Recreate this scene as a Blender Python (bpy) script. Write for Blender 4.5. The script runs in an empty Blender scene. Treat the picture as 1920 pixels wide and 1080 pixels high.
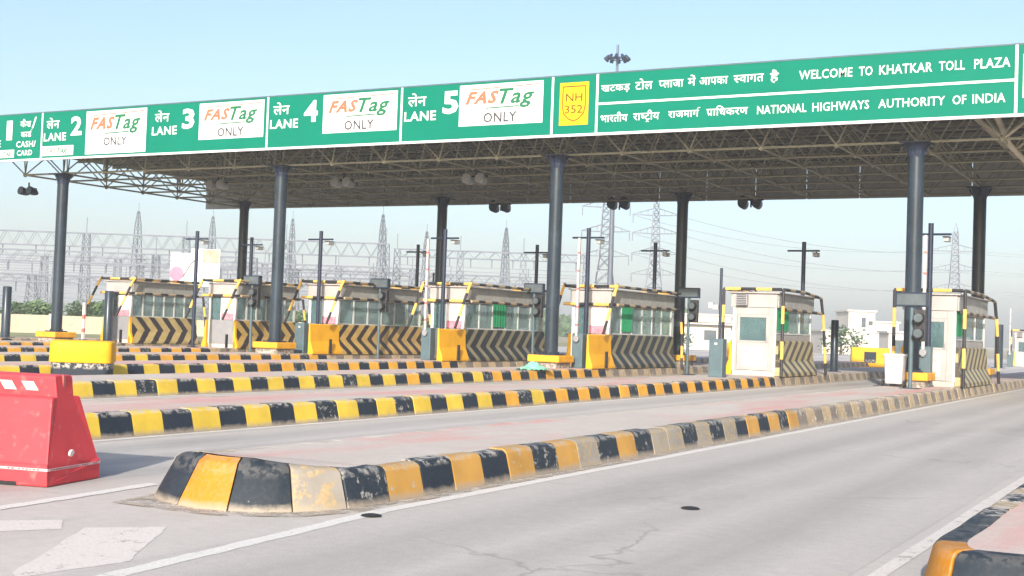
import bpy, bmesh, math, random
from mathutils import Vector, Matrix

random.seed(7)
scene = bpy.context.scene
COL = scene.collection
R = math.radians

# ------------------------------------------------------------------ camera
YAW, PIT, ROL, CH = .5024, .0310, -.0361, 1.3556
fw = Vector((-math.sin(YAW)*math.cos(PIT), math.cos(YAW)*math.cos(PIT), math.sin(PIT)))
rt = Vector((math.cos(YAW), math.sin(YAW), 0)); up = rt.cross(fw)
r2 = rt*math.cos(ROL) - up*math.sin(ROL); u2 = rt*math.sin(ROL) + up*math.cos(ROL)
cam = bpy.data.cameras.new('camera'); cam_o = bpy.data.objects.new('camera', cam); COL.objects.link(cam_o)
m = Matrix((r2, u2, -fw)).transposed().to_4x4(); m.translation = Vector((0, 0, CH)); cam_o.matrix_world = m
cam.sensor_width = 36; cam.lens = 2402.85/1920*36; cam.clip_start = .05; cam.clip_end = 4000
scene.camera = cam_o

# ------------------------------------------------------------------ world, sun, exposure
SUN_EL = R(23); SUN_AZ = R(163)      # azimuth of the sun, clockwise from +Y
w = bpy.data.worlds.new('World'); scene.world = w; w.use_nodes = True
nt = w.node_tree; bg = nt.nodes['Background']
sky = nt.nodes.new('ShaderNodeTexSky'); sky.sky_type = 'NISHITA'; sky.sun_disc = False
sky.sun_elevation = SUN_EL; sky.sun_rotation = SUN_AZ; sky.altitude = 200
sky.air_density = 1.0; sky.dust_density = 4.0; sky.ozone_density = 2.2
nt.links.new(sky.outputs[0], bg.inputs[0]); bg.inputs[1].default_value = .143
sl = bpy.data.lights.new('sun', 'SUN'); sl.energy = 4.2; sl.angle = R(1.0); sl.color = (1, .93, .84)
so = bpy.data.objects.new('sun', sl); COL.objects.link(so)
to_sun = Vector((math.sin(SUN_AZ)*math.cos(SUN_EL), math.cos(SUN_AZ)*math.cos(SUN_EL), math.sin(SUN_EL)))
so.rotation_euler = to_sun.to_track_quat('Z', 'Y').to_euler(); so.location = to_sun*30
vs = scene.view_settings; vs.view_transform = 'Standard'; vs.look = 'None'; vs.gamma = 1; vs.use_curve_mapping = False
vs.exposure = .84
cy = scene.cycles; cy.use_denoising = True; cy.max_bounces = 6; cy.diffuse_bounces = 3; cy.volume_bounces = 1
cy.transparent_max_bounces = 16; cy.caustics_reflective = False; cy.caustics_refractive = False

# ------------------------------------------------------------------ materials
def nodes_of(name):
    mt = bpy.data.materials.new(name); mt.use_nodes = True
    t = mt.node_tree; return mt, t, t.nodes['Principled BSDF']
def N(t, kind, **kw):
    n = t.nodes.new(kind)
    for k, v in kw.items():
        if k == 'ins':
            for i, val in v.items(): n.inputs[i].default_value = val
        else: setattr(n, k, v)
    return n
def coords(t, scale=(1, 1, 1), rand=False, world=False):
    if world:
        g = N(t, 'ShaderNodeNewGeometry'); src = g.outputs['Position']
    else:
        g = N(t, 'ShaderNodeTexCoord'); src = g.outputs['Object']
    mp = N(t, 'ShaderNodeMapping'); mp.inputs['Scale'].default_value = scale
    t.links.new(src, mp.inputs['Vector'])
    if rand:
        oi = N(t, 'ShaderNodeObjectInfo'); mu = N(t, 'ShaderNodeMath', operation='MULTIPLY', ins={1: 40.0})
        t.links.new(oi.outputs['Random'], mu.inputs[0])
        cb = N(t, 'ShaderNodeCombineXYZ')
        for i in range(3): t.links.new(mu.outputs[0], cb.inputs[i])
        t.links.new(cb.outputs[0], mp.inputs['Location'])
    return mp.outputs[0]
def noise(t, vec, scale, detail=4, rough=.55):
    n = N(t, 'ShaderNodeTexNoise', ins={'Scale': scale, 'Detail': detail, 'Roughness': rough}); t.links.new(vec, n.inputs['Vector']); return n.outputs['Fac']
def ramp(t, fac, a, b, ca=0., cb=1.):
    r = N(t, 'ShaderNodeMapRange', ins={1: a, 2: b, 3: ca, 4: cb}); t.links.new(fac, r.inputs[0]); return r.outputs[0]
def mixc(t, fac, c1, c2, mode='MIX'):
    mx = N(t, 'ShaderNodeMix', data_type='RGBA', blend_type=mode)
    for sock, v in ((mx.inputs[0], fac), (mx.inputs[6], c1), (mx.inputs[7], c2)):
        if isinstance(v, (int, float)): sock.default_value = v
        elif isinstance(v, tuple): sock.default_value = (*v[:3], 1)
        else: t.links.new(v, sock)
    return mx.outputs[2]
def mth(t, op, a, b=0.0):
    n = N(t, 'ShaderNodeMath', operation=op)
    for i, v in enumerate((a, b)):
        if isinstance(v, (int, float)): n.inputs[i].default_value = v
        else: t.links.new(v, n.inputs[i])
    return n.outputs[0]
def bump(t, b, fac, strength=.2, dist=.01):
    n = N(t, 'ShaderNodeBump', ins={'Strength': strength, 'Distance': dist}); t.links.new(fac, n.inputs['Height']); t.links.new(n.outputs[0], b.inputs['Normal'])

def simple(name, col, rough=.6, metal=0., var=.18, scale=3., dirt=(.16, .14, .12), dirt_amt=.25, bumpy=.08, rand=True):
    mt, t, b = nodes_of(name)
    v = coords(t, rand=rand)
    n1 = noise(t, v, scale, 5); n2 = noise(t, v, scale*7, 3)
    c = mixc(t, ramp(t, n1, .3, .7), tuple(x*(1-var) for x in col), tuple(min(1, x*(1+var)) for x in col))
    c = mixc(t, ramp(t, n2, .58, .78, 0, dirt_amt), c, dirt)
    t.links.new(c, b.inputs['Base Color']); b.inputs['Roughness'].default_value = rough; b.inputs['Metallic'].default_value = metal; b.inputs['Specular IOR Level'].default_value = .3
    if bumpy: bump(t, b, n2, bumpy, .006)
    return mt

CONC = (.42, .385, .34)
def paint(name, col, wear=.1, rough=.6, under=CONC, dust=.22, chip=.75):
    """weathered paint over concrete; wear = share of the paint that has gone"""
    mt, t, b = nodes_of(name)
    v = coords(t, rand=True)
    n1 = noise(t, v, 11, 6, .68); n2 = noise(t, v, 34, 4); n3 = noise(t, v, 2.2, 3)
    c = mixc(t, ramp(t, n3, .3, .7), tuple(x*.8 for x in col), tuple(x*1.12 for x in col))
    un = mixc(t, n2, tuple(x*.7 for x in under), tuple(min(1, x*1.35) for x in under))
    f = mth(t, 'ADD', n1, mth(t, 'MULTIPLY', mth(t, 'SUBTRACT', n2, .5), .25))
    th = .78 - wear*.5
    k = ramp(t, f, th-.02, th+.03)
    c = mixc(t, k, c, un)
    c = mixc(t, ramp(t, n2, .45, .75, 0, dust), c, (.33, .28, .22))     # road dust
    gz = N(t, 'ShaderNodeNewGeometry'); sz = N(t, 'ShaderNodeSeparateXYZ'); t.links.new(gz.outputs['Position'], sz.inputs[0])
    edge = mth(t, 'MULTIPLY', mth(t, 'MULTIPLY', ramp(t, sz.outputs[2], .215, .262), ramp(t, sz.outputs[2], .4, .36)), ramp(t, n1, .47, .53))       # knocked-off paint along the top arris
    c = mixc(t, mth(t, 'MULTIPLY', edge, chip), c, un)
    foot = mth(t, 'MULTIPLY', ramp(t, mth(t, 'ADD', sz.outputs[2], mth(t, 'MULTIPLY', mth(t, 'SUBTRACT', n1, .5), .09)), .015, .065, .8, 0), ramp(t, sz.outputs[2], -.03, .0))
    c = mixc(t, foot, c, (.33, .28, .22))                                    # grit thrown against the foot
    t.links.new(c, b.inputs['Base Color']); b.inputs['Roughness'].default_value = rough; b.inputs['Specular IOR Level'].default_value = .25
    bump(t, b, f, .25, .006)
    return mt

def ground_mat(name, c1, c2, streak=.5, pink=None, oil=0., crack=.0, lane=None):
    mt, t, b = nodes_of(name)
    vw = coords(t, world=True)
    vs_ = coords(t, scale=(1, .06, 1), world=True)
    a = noise(t, vw, .35, 6, .6); s = noise(t, vs_, 1.6, 5, .6); f = noise(t, vw, 9, 5, .7); g = noise(t, vw, 90, 2)
    k = mth(t, 'ADD', mth(t, 'MULTIPLY', a, 1-streak), mth(t, 'MULTIPLY', s, streak))
    c = mixc(t, ramp(t, k, .36, .64), c1, c2)
    c = mixc(t, ramp(t, f, .35, .75, 0, .55), c, tuple(x*.78 for x in c1))
    c = mixc(t, ramp(t, g, .42, .7, 0, .45), c, tuple(min(1, x*1.25) for x in c2))
    if lane:                      # oil-darkened wheel tracks and centre strip of each lane
        c0, per, off, amt = lane
        sp = N(t, 'ShaderNodeSeparateXYZ'); gg = N(t, 'ShaderNodeNewGeometry'); t.links.new(gg.outputs['Position'], sp.inputs[0])
        xx = mth(t, 'ADD', sp.outputs[0], mth(t, 'MULTIPLY', mth(t, 'SUBTRACT', a, .5), .5))
        d = mth(t, 'ABSOLUTE', mth(t, 'MULTIPLY', mth(t, 'SUBTRACT', mth(t, 'FRACT', mth(t, 'ADD', mth(t, 'DIVIDE', mth(t, 'SUBTRACT', xx, c0), per), 100.5)), .5), per))
        k1 = ramp(t, mth(t, 'ABSOLUTE', mth(t, 'SUBTRACT', d, off)), .12, .5, 1, 0); k2 = ramp(t, d, .05, .35, .8, 0)
        kk = mth(t, 'MULTIPLY', mth(t, 'MAXIMUM', k1, k2), ramp(t, s, .3, .65, .25, 1))
        c = mixc(t, mth(t, 'MULTIPLY', kk, amt), c, (.15, .145, .14))
    if pink:
        vp = coords(t, scale=(1, .22, 1), world=True)
        pk = noise(t, vp, 1.1, 6, .65)
        c = mixc(t, ramp(t, pk, .44, .64, 0, .75), c, pink)
    if oil:
        vo = coords(t, scale=(1, .3, 1), world=True)
        c = mixc(t, ramp(t, noise(t, vo, .55, 4, .6), .56, .72, 0, oil), c, (.1, .095, .09))
    if crack:
        vo = N(t, 'ShaderNodeTexVoronoi', feature='DISTANCE_TO_EDGE', ins={'Scale': .23})
        dn = N(t, 'ShaderNodeTexNoise', ins={'Scale': 1.3, 'Detail': 5}); t.links.new(vw, dn.inputs['Vector'])
        mv = N(t, 'ShaderNodeVectorMath', operation='ADD'); t.links.new(vw, mv.inputs[0])
        sc = N(t, 'ShaderNodeVectorMath', operation='SCALE', ins={3: .9}); t.links.new(dn.outputs['Color'], sc.inputs[0])
        t.links.new(sc.outputs[0], mv.inputs[1]); t.links.new(mv.outputs[0], vo.inputs['Vector'])
        msk = noise(t, vw, .5, 3)
        kk = mth(t, 'MULTIPLY', ramp(t, vo.outputs['Distance'], .0, .006, crack, 0), ramp(t, msk, .45, .6))
        c = mixc(t, kk, c, (.12, .11, .1))
    t.links.new(c, b.inputs['Base Color']); b.inputs['Roughness'].default_value = .85
    bump(t, b, mth(t, 'ADD', f, mth(t, 'MULTIPLY', g, .5)), .25, .01)
    return mt

def chevron(name, sgn, period, slope, zm, yel=(.62, .47, .19), blk=(.035, .03, .028), grime=.3, back=.55):
    mt, t, b = nodes_of(name)
    tc = N(t, 'ShaderNodeTexCoord'); sp = N(t, 'ShaderNodeSeparateXYZ'); t.links.new(tc.outputs['Object'], sp.inputs[0])
    d = mth(t, 'ABSOLUTE', mth(t, 'SUBTRACT', sp.outputs[2], zm))
    ph = mth(t, 'DIVIDE', mth(t, 'ADD', mth(t, 'MULTIPLY', sp.outputs[1], sgn), mth(t, 'MULTIPLY', d, -slope)), period)
    wv = coords(t, rand=True); wob = noise(t, wv, 5, 3)
    ph = mth(t, 'ADD', ph, mth(t, 'MULTIPLY', mth(t, 'SUBTRACT', wob, .5), .08))
    fr = mth(t, 'FRACT', ph)
    k = mth(t, 'GREATER_THAN', fr, back)
    n1 = noise(t, wv, 3, 6, .65); n2 = noise(t, wv, 20, 4)
    y2 = mixc(t, ramp(t, n1, .3, .7), tuple(x*.75 for x in yel), tuple(x*1.1 for x in yel))
    c = mixc(t, k, y2, blk)
    c = mixc(t, ramp(t, n2, .4, .75, 0, grime), c, (.2, .18, .15))
    t.links.new(c, b.inputs['Base Color']); b.inputs['Roughness'].default_value = .45
    bump(t, b, n2, .1, .004)
    return mt

def glass_mat(name, tint=(.62, .78, .76), body=.35, bodycol=(.42, .52, .5)):
    mt, t, b = nodes_of(name)
    out = t.nodes['Material Output']
    tr = N(t, 'ShaderNodeBsdfTransparent'); tr.inputs[0].default_value = (*tint, 1)
    v = coords(t, rand=True); n = noise(t, v, 2.5, 5)
    b.inputs['Base Color'].default_value = (*bodycol, 1); b.inputs['Roughness'].default_value = .08
    mx = N(t, 'ShaderNodeMixShader'); t.links.new(ramp(t, n, .3, .8, body*.7, min(1, body*1.4)), mx.inputs[0])
    t.links.new(tr.outputs[0], mx.inputs[1]); t.links.new(b.outputs[0], mx.inputs[2])
    t.links.new(mx.outputs[0], out.inputs['Surface'])
    return mt

def leaf_mat(name, c1, c2):
    mt, t, b = nodes_of(name)
    g = N(t, 'ShaderNodeNewGeometry'); oi = N(t, 'ShaderNodeObjectInfo')
    n = noise(t, coords(t, world=True), 1.2, 3)
    c = mixc(t, mth(t, 'MULTIPLY', mth(t, 'ADD', g.outputs['Random Per Island'], n), .5), c1, c2)
    t.links.new(c, b.inputs['Base Color']); b.inputs['Roughness'].default_value = .6
    b.inputs['Transmission Weight'].default_value = 0
    return mt

M = {}
M['ground'] = ground_mat('dry_ground', (.24, .2, .13), (.3, .27, .17), .2)
M['field'] = ground_mat('grass_verge', (.13, .16, .06), (.26, .25, .12), .1)
M['concrete_road'] = ground_mat('plaza_concrete', (.38, .355, .33), (.46, .43, .4), .55, oil=.3, crack=.25, lane=(-8.83, 5.02, .78, .42))
M['carriageway'] = ground_mat('carriageway_concrete', (.35, .327, .305), (.425, .398, .372), .6, oil=.2, crack=.45, lane=(-3.5, 60, .8, .42))
M['paving'] = ground_mat('island_paving', (.4, .35, .31), (.48, .44, .4), .3, pink=(.52, .24, .215))
def worn_marking(name, col, wear):
    mt, t, b = nodes_of(name); out = t.nodes['Material Output']
    v = coords(t, world=True); n1 = noise(t, v, 5, 6, .7); n2 = noise(t, v, 45, 3)
    f = mth(t, 'ADD', n1, mth(t, 'MULTIPLY', mth(t, 'SUBTRACT', n2, .5), .5))
    c = mixc(t, ramp(t, n2, .35, .7), tuple(x*.82 for x in col), col)
    t.links.new(c, b.inputs['Base Color']); b.inputs['Roughness'].default_value = .8; b.inputs['Specular IOR Level'].default_value = .2
    tr = N(t, 'ShaderNodeBsdfTransparent'); mx = N(t, 'ShaderNodeMixShader'); t.links.new(ramp(t, f, .72-wear, .86-wear, .05, .95), mx.inputs[0])
    t.links.new(b.outputs[0], mx.inputs[1]); t.links.new(tr.outputs[0], mx.inputs[2]); t.links.new(mx.outputs[0], out.inputs['Surface']); return mt
M['marking'] = worn_marking('road_marking_paint', (.66, .64, .61), .06)
M['faded'] = worn_marking('faded_marking_paint', (.64, .6, .56), .12)
M['k_lemon'] = paint('kerb_lemon_yellow', (.6, .42, .045), .04, dust=.14)
M['k_amber'] = paint('kerb_amber_yellow', (.6, .3, .03), .08)
M['k_amber_nose'] = paint('kerb_bright_amber', (.4, .165, .012), .1, chip=.12)
M['k_ochre'] = paint('kerb_chipped_ochre', (.44, .24, .05), .3, under=(.34, .29, .22))
M['k_black'] = paint('kerb_black', (.016, .024, .036), .06, dust=.03)
M['k_black_nose'] = paint('kerb_nose_black', (.016, .024, .034), .1, dust=.04, chip=.12)
M['k_black_w'] = paint('kerb_chipped_black', (.018, .026, .036), .4, under=(.24, .235, .22), dust=.05)
M['k_bare'] = paint('kerb_bare_concrete', (.27, .245, .21), .5, under=(.33, .25, .14))
M['k_dust_b'] = paint('kerb_dusty_brown', (.17, .145, .12), .35)
M['k_dust_y'] = paint('kerb_dusty_tan', (.36, .27, .16), .4)
M['conc'] = simple('bare_concrete', CONC, .9, var=.2, dirt_amt=.35, bumpy=.25)
M['red'] = simple('red_moulded_plastic', (.52, .045, .055), .5, var=.16, scale=1.6, dirt=(.5, .24, .22), dirt_amt=.4, bumpy=.03)
M['white'] = simple('white_paint', (.4, .39, .385), .5, var=.06, dirt_amt=.12, bumpy=.02)
M['tape'] = simple('white_reflective_tape', (.62, .55, .53), .3, var=.1, dirt=(.6, .25, .2), dirt_amt=.5, bumpy=.02)
M['pinktape'] = simple('faded_pink_tape', (.62, .36, .37), .5, bumpy=0)
M['dark'] = simple('dark_rubber', (.02, .02, .022), .7)
M['navy'] = simple('navy_grey_steel_paint', (.016, .024, .045), .38, var=.2, dirt=(.12, .12, .12), dirt_amt=.2)
M['column'] = simple('grey_blue_column_paint', (.02, .032, .045), .3, var=.25, scale=1.2, dirt=(.12, .12, .12), dirt_amt=.25)
M['ped'] = simple('amber_plinth_paint', (.6, .3, .02), .6, var=.15, dirt_amt=.3)
M['wallyellow'] = simple('amber_guard_wall_paint', (.68, .34, .008), .5, var=.12, scale=1.5, dirt_amt=.15)
M['pipe_y'] = simple('pipe_amber_paint', (.72, .43, .1), .45, dirt_amt=.35)
M['pipe_t'] = simple('pipe_faded_tan_paint', (.36, .28, .18), .6, dirt_amt=.5)
M['pipe_b'] = simple('pipe_black_paint', (.025, .025, .028), .45, dirt=(.25, .22, .2), dirt_amt=.35)
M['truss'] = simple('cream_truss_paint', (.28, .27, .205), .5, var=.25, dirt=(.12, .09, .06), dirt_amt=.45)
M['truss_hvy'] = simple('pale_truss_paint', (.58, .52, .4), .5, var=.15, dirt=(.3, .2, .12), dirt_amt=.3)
M['green'] = simple('sign_green_sheeting', (.0, .145, .095), .5, var=.04, scale=1., dirt=(.02, .14, .1), dirt_amt=.15, bumpy=.0)
M['green'].node_tree.nodes['Principled BSDF'].inputs['Specular IOR Level'].default_value = .08
M['signwhite'] = simple('sign_white_sheeting', (.62, .62, .615), .4, var=.02, dirt_amt=.05, bumpy=.0)
M['signyellow'] = simple('sign_yellow_sheeting', (.62, .36, .004), .4, var=.04, dirt_amt=.1, bumpy=.0)
M['orange'] = simple('print_orange', (.5, .125, .065), .5, var=.05, dirt_amt=0, bumpy=0)
M['lettergreen'] = simple('print_green', (.008, .13, .055), .5, var=.05, dirt_amt=0, bumpy=0)
M['lettergrey'] = simple('print_grey', (.05, .05, .052), .5, var=.05, dirt_amt=0, bumpy=0)
M['nhblack'] = simple('print_olive_black', (.09, .045, .004), .5, var=.05, dirt_amt=0, bumpy=0)
M['fascia'] = simple('grey_metal_fascia', (.33, .33, .31), .5, metal=0, var=.15, dirt_amt=.4)
M['silver'] = simple('silver_panel', (.28, .28, .295), .4, metal=.3, var=.1, dirt_amt=.25)
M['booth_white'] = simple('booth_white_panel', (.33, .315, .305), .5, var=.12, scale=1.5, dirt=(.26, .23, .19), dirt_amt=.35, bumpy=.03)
M['frame'] = simple('pale_aluminium', (.6, .6, .58), .4, metal=.2, var=.08, dirt_amt=.2)
M['glass'] = glass_mat('booth_glass', (.84, .92, .92), .36, (.34, .45, .45))
M['glass_dark'] = glass_mat('door_glass', (.6, .72, .74), .6, (.1, .17, .18))
M['curtain'] = simple('green_curtain', (.02, .25, .11), .8, var=.2, dirt_amt=.1)
M['pink'] = simple('poster_pink_print', (.65, .2, .25), .6, var=.3, scale=6, dirt=(.7, .65, .6), dirt_amt=.6)
M['poster'] = simple('poster_white_print', (.7, .66, .62), .6, var=.1, scale=8, dirt=(.6, .35, .3), dirt_amt=.35)
M['inner'] = simple('booth_inside_grey', (.2, .2, .2), .7)
M['cabinet'] = simple('teal_grey_cabinet_paint', (.075, .115, .13), .45, var=.12, dirt_amt=.25)
M['boomred'] = simple('boom_red_tape', (.5, .14, .12), .4)
M['lamp_grey'] = simple('grey_lamp_housing', (.3, .31, .31), .45)
M['lens'] = simple('lamp_lens', (.24, .245, .24), .1, var=.05, dirt_amt=.1, bumpy=0)
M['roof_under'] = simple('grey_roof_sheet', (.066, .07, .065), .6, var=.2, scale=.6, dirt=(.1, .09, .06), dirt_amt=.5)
M['wallcream'] = simple('cream_wall_paint', (.68, .6, .44), .8, var=.1, scale=.4, dirt_amt=.3)
M['bldwhite'] = simple('white_building_plaster', (.5, .475, .43), .8, var=.06, scale=.3, dirt_amt=.15)
M['bldshade'] = simple('dark_window_glass', (.08, .1, .11), .15, var=.2, bumpy=0)
M['pylon'] = simple('galvanised_steel', (.1, .115, .145), .5, metal=.2, var=.1, dirt_amt=.1, bumpy=0)
M['wire'] = simple('aluminium_wire', (.12, .13, .16), .5, bumpy=0)
M['cloth'] = simple('pale_green_sheet', (.2, .5, .36), .8, var=.3, scale=6)
M['leaf_a'] = leaf_mat('leaf_mid_green', (.05, .1, .03), (.12, .19, .07))
M['leaf_b'] = leaf_mat('leaf_dark_green', (.03, .065, .025), (.08, .13, .05))
M['bark'] = simple('bark', (.12, .09, .06), .9, bumpy=.3)
M['billblue'] = simple('billboard_pale_blue', (.4, .58, .66), .6, var=.25, scale=.5, dirt_amt=.05, bumpy=0)
M['billred'] = simple('billboard_pink_red', (.66, .16, .24), .6, var=.2, scale=3, dirt=(.8, .6, .6), dirt_amt=.4, bumpy=0)
M['tan'] = simple('billboard_tan_print', (.45, .3, .22), .6, var=.4, scale=1, bumpy=0)
CH = {'a': chevron('chevron_narrow', 1, .62, 1.5, .44, yel=(.4, .33, .16), blk=(.045, .036, .022), grime=.15),
      'c': chevron('chevron_dark', 1, .62, 1.1, .47, yel=(.21, .18, .1), blk=(.008, .01, .009), back=.4, grime=.08),  # deeper yellow and black for the third and fourth booths
      'e': chevron('chevron_tan', 1, .62, 1.15, .52, yel=(.46, .3, .075), blk=(.022, .009, .006), grime=.12),
      'f': chevron('chevron_forward', -1, .62, 1.1, .5, yel=(.46, .3, .075), blk=(.022, .009, .006), grime=.12),
      'g': chevron('chevron_forward_tan', -1, .68, 1.0, .5, yel=(.45, .34, .13), blk=(.02, .012, .014), grime=.12)}

# ------------------------------------------------------------------ mesh helpers
class MB:
    def __init__(s): s.v = []; s.f = []; s.m = []
    def add(s, vs_, fs, mi=0):
        o = len(s.v); s.v += [tuple(p) for p in vs_]
        for f in fs: s.f.append(tuple(i+o for i in f)); s.m.append(mi)
        return s
    def hexa(s, p, mi=0):      # p: bottom 4 ccw seen from above, then top 4
        return s.add(p, [(3, 2, 1, 0), (4, 5, 6, 7), (0, 1, 5, 4), (1, 2, 6, 5), (2, 3, 7, 6), (3, 0, 4, 7)], mi)
    def box(s, x0, x1, y0, y1, z0, z1, mi=0):
        return s.hexa([(x0, y0, z0), (x1, y0, z0), (x1, y1, z0), (x0, y1, z0), (x0, y0, z1), (x1, y0, z1), (x1, y1, z1), (x0, y1, z1)], mi)
    def rings(s, rings, mi=0, cap=True, closed=True, mis=None):
        n = len(rings[0]); o = len(s.v)
        for r in rings: s.v += [tuple(p) for p in r]
        for k in range(len(rings)-1):
            for i in range(n if closed else n-1):
                j = (i+1) % n
                s.f.append((o+k*n+i, o+k*n+j, o+(k+1)*n+j, o+(k+1)*n+i)); s.m.append(mis[k] if mis else mi)
        if cap:
            s.f.append(tuple(o+i for i in reversed(range(n)))); s.m.append(mis[0] if mis else mi)
            e = o+(len(rings)-1)*n; s.f.append(tuple(e+i for i in range(n))); s.m.append(mis[-1] if mis else mi)
        return s
    def tube(s, pts, r, n=8, mi=0, mis=None):
        pts = [Vector(p) for p in pts]; rs = r if isinstance(r, (list, tuple)) else [r]*len(pts)
        rings = []; prev = None
        for i, p in enumerate(pts):
            a = pts[max(0, i-1)]; b = pts[min(len(pts)-1, i+1)]; d = (b-a).normalized()
            x = prev - d*prev.dot(d) if prev is not None else d.orthogonal()
            if x.length < 1e-6: x = d.orthogonal()
            x.normalize(); y = d.cross(x); prev = x
            rings.append([p + (x*math.cos(2*math.pi*k/n) + y*math.sin(2*math.pi*k/n))*rs[i] for k in range(n)])
        return s.rings(rings, mi, True, True, mis)
    def prism(s, poly, y0, y1, mi=0):          # poly in (x,z), extruded along y
        return s.rings([[(x, y0, z) for x, z in poly], [(x, y1, z) for x, z in poly]], mi)
    def band_tube(s, pts, r, step=.4, n=8, start=0, mats=(0, 1)):
        """tube whose paint alternates every `step` metres"""
        P = [Vector(p) for p in pts]; out = [P[0]]; ms = []; left = step; c = start
        for a, b in zip(P[:-1], P[1:]):
            L = (b-a).length; pos = 0
            while L-pos > left+1e-6:
                pos += left; out.append(a+(b-a)*(pos/L)); ms.append(mats[c % 2]); c += 1; left = step
            left -= (L-pos); out.append(b); ms.append(mats[c % 2])
        ms.append(ms[-1])
        return s.tube(out, r, n, 0, ms)
    def mesh(s, name, mats):
        me = bpy.data.meshes.new(name); me.from_pydata(s.v, [], s.f)
        for mt in (mats if isinstance(mats, (list, tuple)) else [mats]): me.materials.append(mt)
        me.polygons.foreach_set('material_index', s.m); 
        bm = bmesh.new(); bm.from_mesh(me); bmesh.ops.recalc_face_normals(bm, faces=bm.faces); bm.to_mesh(me); bm.free()
        me.update(); return me
    def build(s, name, mats, parent=None, loc=(0, 0, 0), smooth=False, bevel=0, seg=2, rot=0):
        me = s.mesh(name, mats)
        if smooth:
            me.polygons.foreach_set('use_smooth', [True]*len(me.polygons)); me.set_sharp_from_angle(angle=R(40))
        return put(name, me, parent, loc, bevel, seg, rot)
def put(name, me, parent=None, loc=(0, 0, 0), bevel=0, seg=2, rot=0):
    o = bpy.data.objects.new(name, me); COL.objects.link(o); o.location = loc; o.parent = parent; o.rotation_euler = (0, 0, rot)
    if bevel:
        md = o.modifiers.new('bevel', 'BEVEL'); md.width = bevel; md.segments = seg; md.limit_method = 'ANGLE'; md.angle_limit = R(30)
    return o
def tag(o, label=None, cat=None, group=None, kind=None):
    if label: o['label'] = label
    if cat: o['category'] = cat
    if group: o['group'] = group
    if kind: o['kind'] = kind
    return o
def thing(name, loc, label, cat, group=None, rz=0):
    o = bpy.data.objects.new(name, None); o.empty_display_size = .2; COL.objects.link(o); o.location = loc; o.rotation_euler = (0, 0, rz)
    return tag(o, label, cat, group)
def sheet(name, pts, z, mat, kind='structure'):
    if name == 'road_marking':          # paint edges are ragged
        q = []; jr = random.Random(len(pts)+int(pts[0][1]*100))
        for a, b in zip(pts, pts[1:]+pts[:1]):
            a = Vector(a); b = Vector(b); n = min(60, max(1, int((b-a).length/.1)))
            nx = Vector((-(b-a).y, (b-a).x)).normalized()
            for k in range(n): q.append(a+(b-a)*k/n+nx*(jr.uniform(-.009, .009) if k else 0))
        pts = q
    me = bpy.data.meshes.new(name); me.from_pydata([(x, y, z) for x, y in pts], [], [tuple(range(len(pts)))]); me.materials.append(mat)
    return tag(put(name, me), kind=kind)
def clone(root, loc, label, group=None, rz=None):
    r = root.copy(); COL.objects.link(r); r.location = loc; r['label'] = label
    if group: r['group'] = group
    if rz is not None: r.rotation_euler = (0, 0, rz)
    for ch in root.children:
        c = ch.copy(); COL.objects.link(c); c.parent = r
        for g in ch.children:
            d = g.copy(); COL.objects.link(d); d.parent = c
    return r

# ------------------------------------------------------------------ ground, roads, markings
sheet('ground', [(-700, -300), (600, -300), (600, 700), (-700, 700)], -.03, M['ground'])
sheet('grass_verge', [(-150, -40), (-46, -40), (-46, 120), (-150, 120)], -.012, M['field'])
sheet('plaza_pavement', [(-45.9, -60), (24, -60), (24, 135), (-45.9, 135)], 0, M['concrete_road'])
sheet('carriageway', [(-5.2, -60), (-1.82, -60), (-1.82, 135), (-5.2, 135)], .002, M['carriageway'])
PITCH = 5.02
RX = [-5.45-PITCH*k for k in range(8)]                # ground line of each island's right kerb
def strip(pts, wd, z=.0045, mt='marking'):
    for a, b in zip(pts[:-1], pts[1:]):
        d = Vector((b[0]-a[0], b[1]-a[1])).normalized(); n = Vector((d.y, -d.x))*wd/2
        sheet('road_marking', [(a[0]-n.x, a[1]-n.y), (a[0]+n.x, a[1]+n.y), (b[0]+n.x, b[1]+n.y), (b[0]-n.x, b[1]-n.y)], z, M[mt])
strip([(-4.55, 1.2), (-4.97, 4.86)], .13); strip([(-4.97, 4.868), (-5.24, 7.7)], .13); strip([(-5.24, 7.708), (-5.31, 60)], .12)
for k in range(1, 7): strip([(RX[k]+.13, 7.6), (RX[k]+.13, 60)], .12)
strip([(-1.68, -4), (-1.68, 60)], .1, mt='faded')
strip([(-7.02, 4.2), (-7.43, 7.7)], .13)
sheet('road_marking', [(-5.30, 4.55), (-5.19, 5.2), (-5.86, 6.2), (-6.22, 5.85), (-5.42, 4.62)], .002, M['faded'])
sheet('road_marking', [(-6.55, 5.30), (-6.28, 5.72), (-6.55, 5.97), (-6.95, 5.55), (-7.6, 4.9), (-7.3, 4.55)], .002, M['faded'])

M['grit'] = worn_marking('loose_grit', (.43, .375, .31), .3)
def dust(x0, x1, y0, y1, z):
    sheet('road_dust', [(x0, y0), (x1, y0), (x1, y1), (x0, y1)], z, M['grit'])
for k in range(8): dust(RX[k]-.05, RX[k]+(.13 if k == 0 else .07), 8.2, 56, .0065)
for k in range(8): dust(RX[k]-1.86, RX[k]-1.7, 8.2, 56, .0065)
sheet('road_dust', [(-6.9, 6.72), (-6.0, 6.74), (-5.5, 7.05), (-5.3, 7.6), (-5.4, 8.2), (-7.25, 8.3)], .0075, M['grit'])

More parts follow.
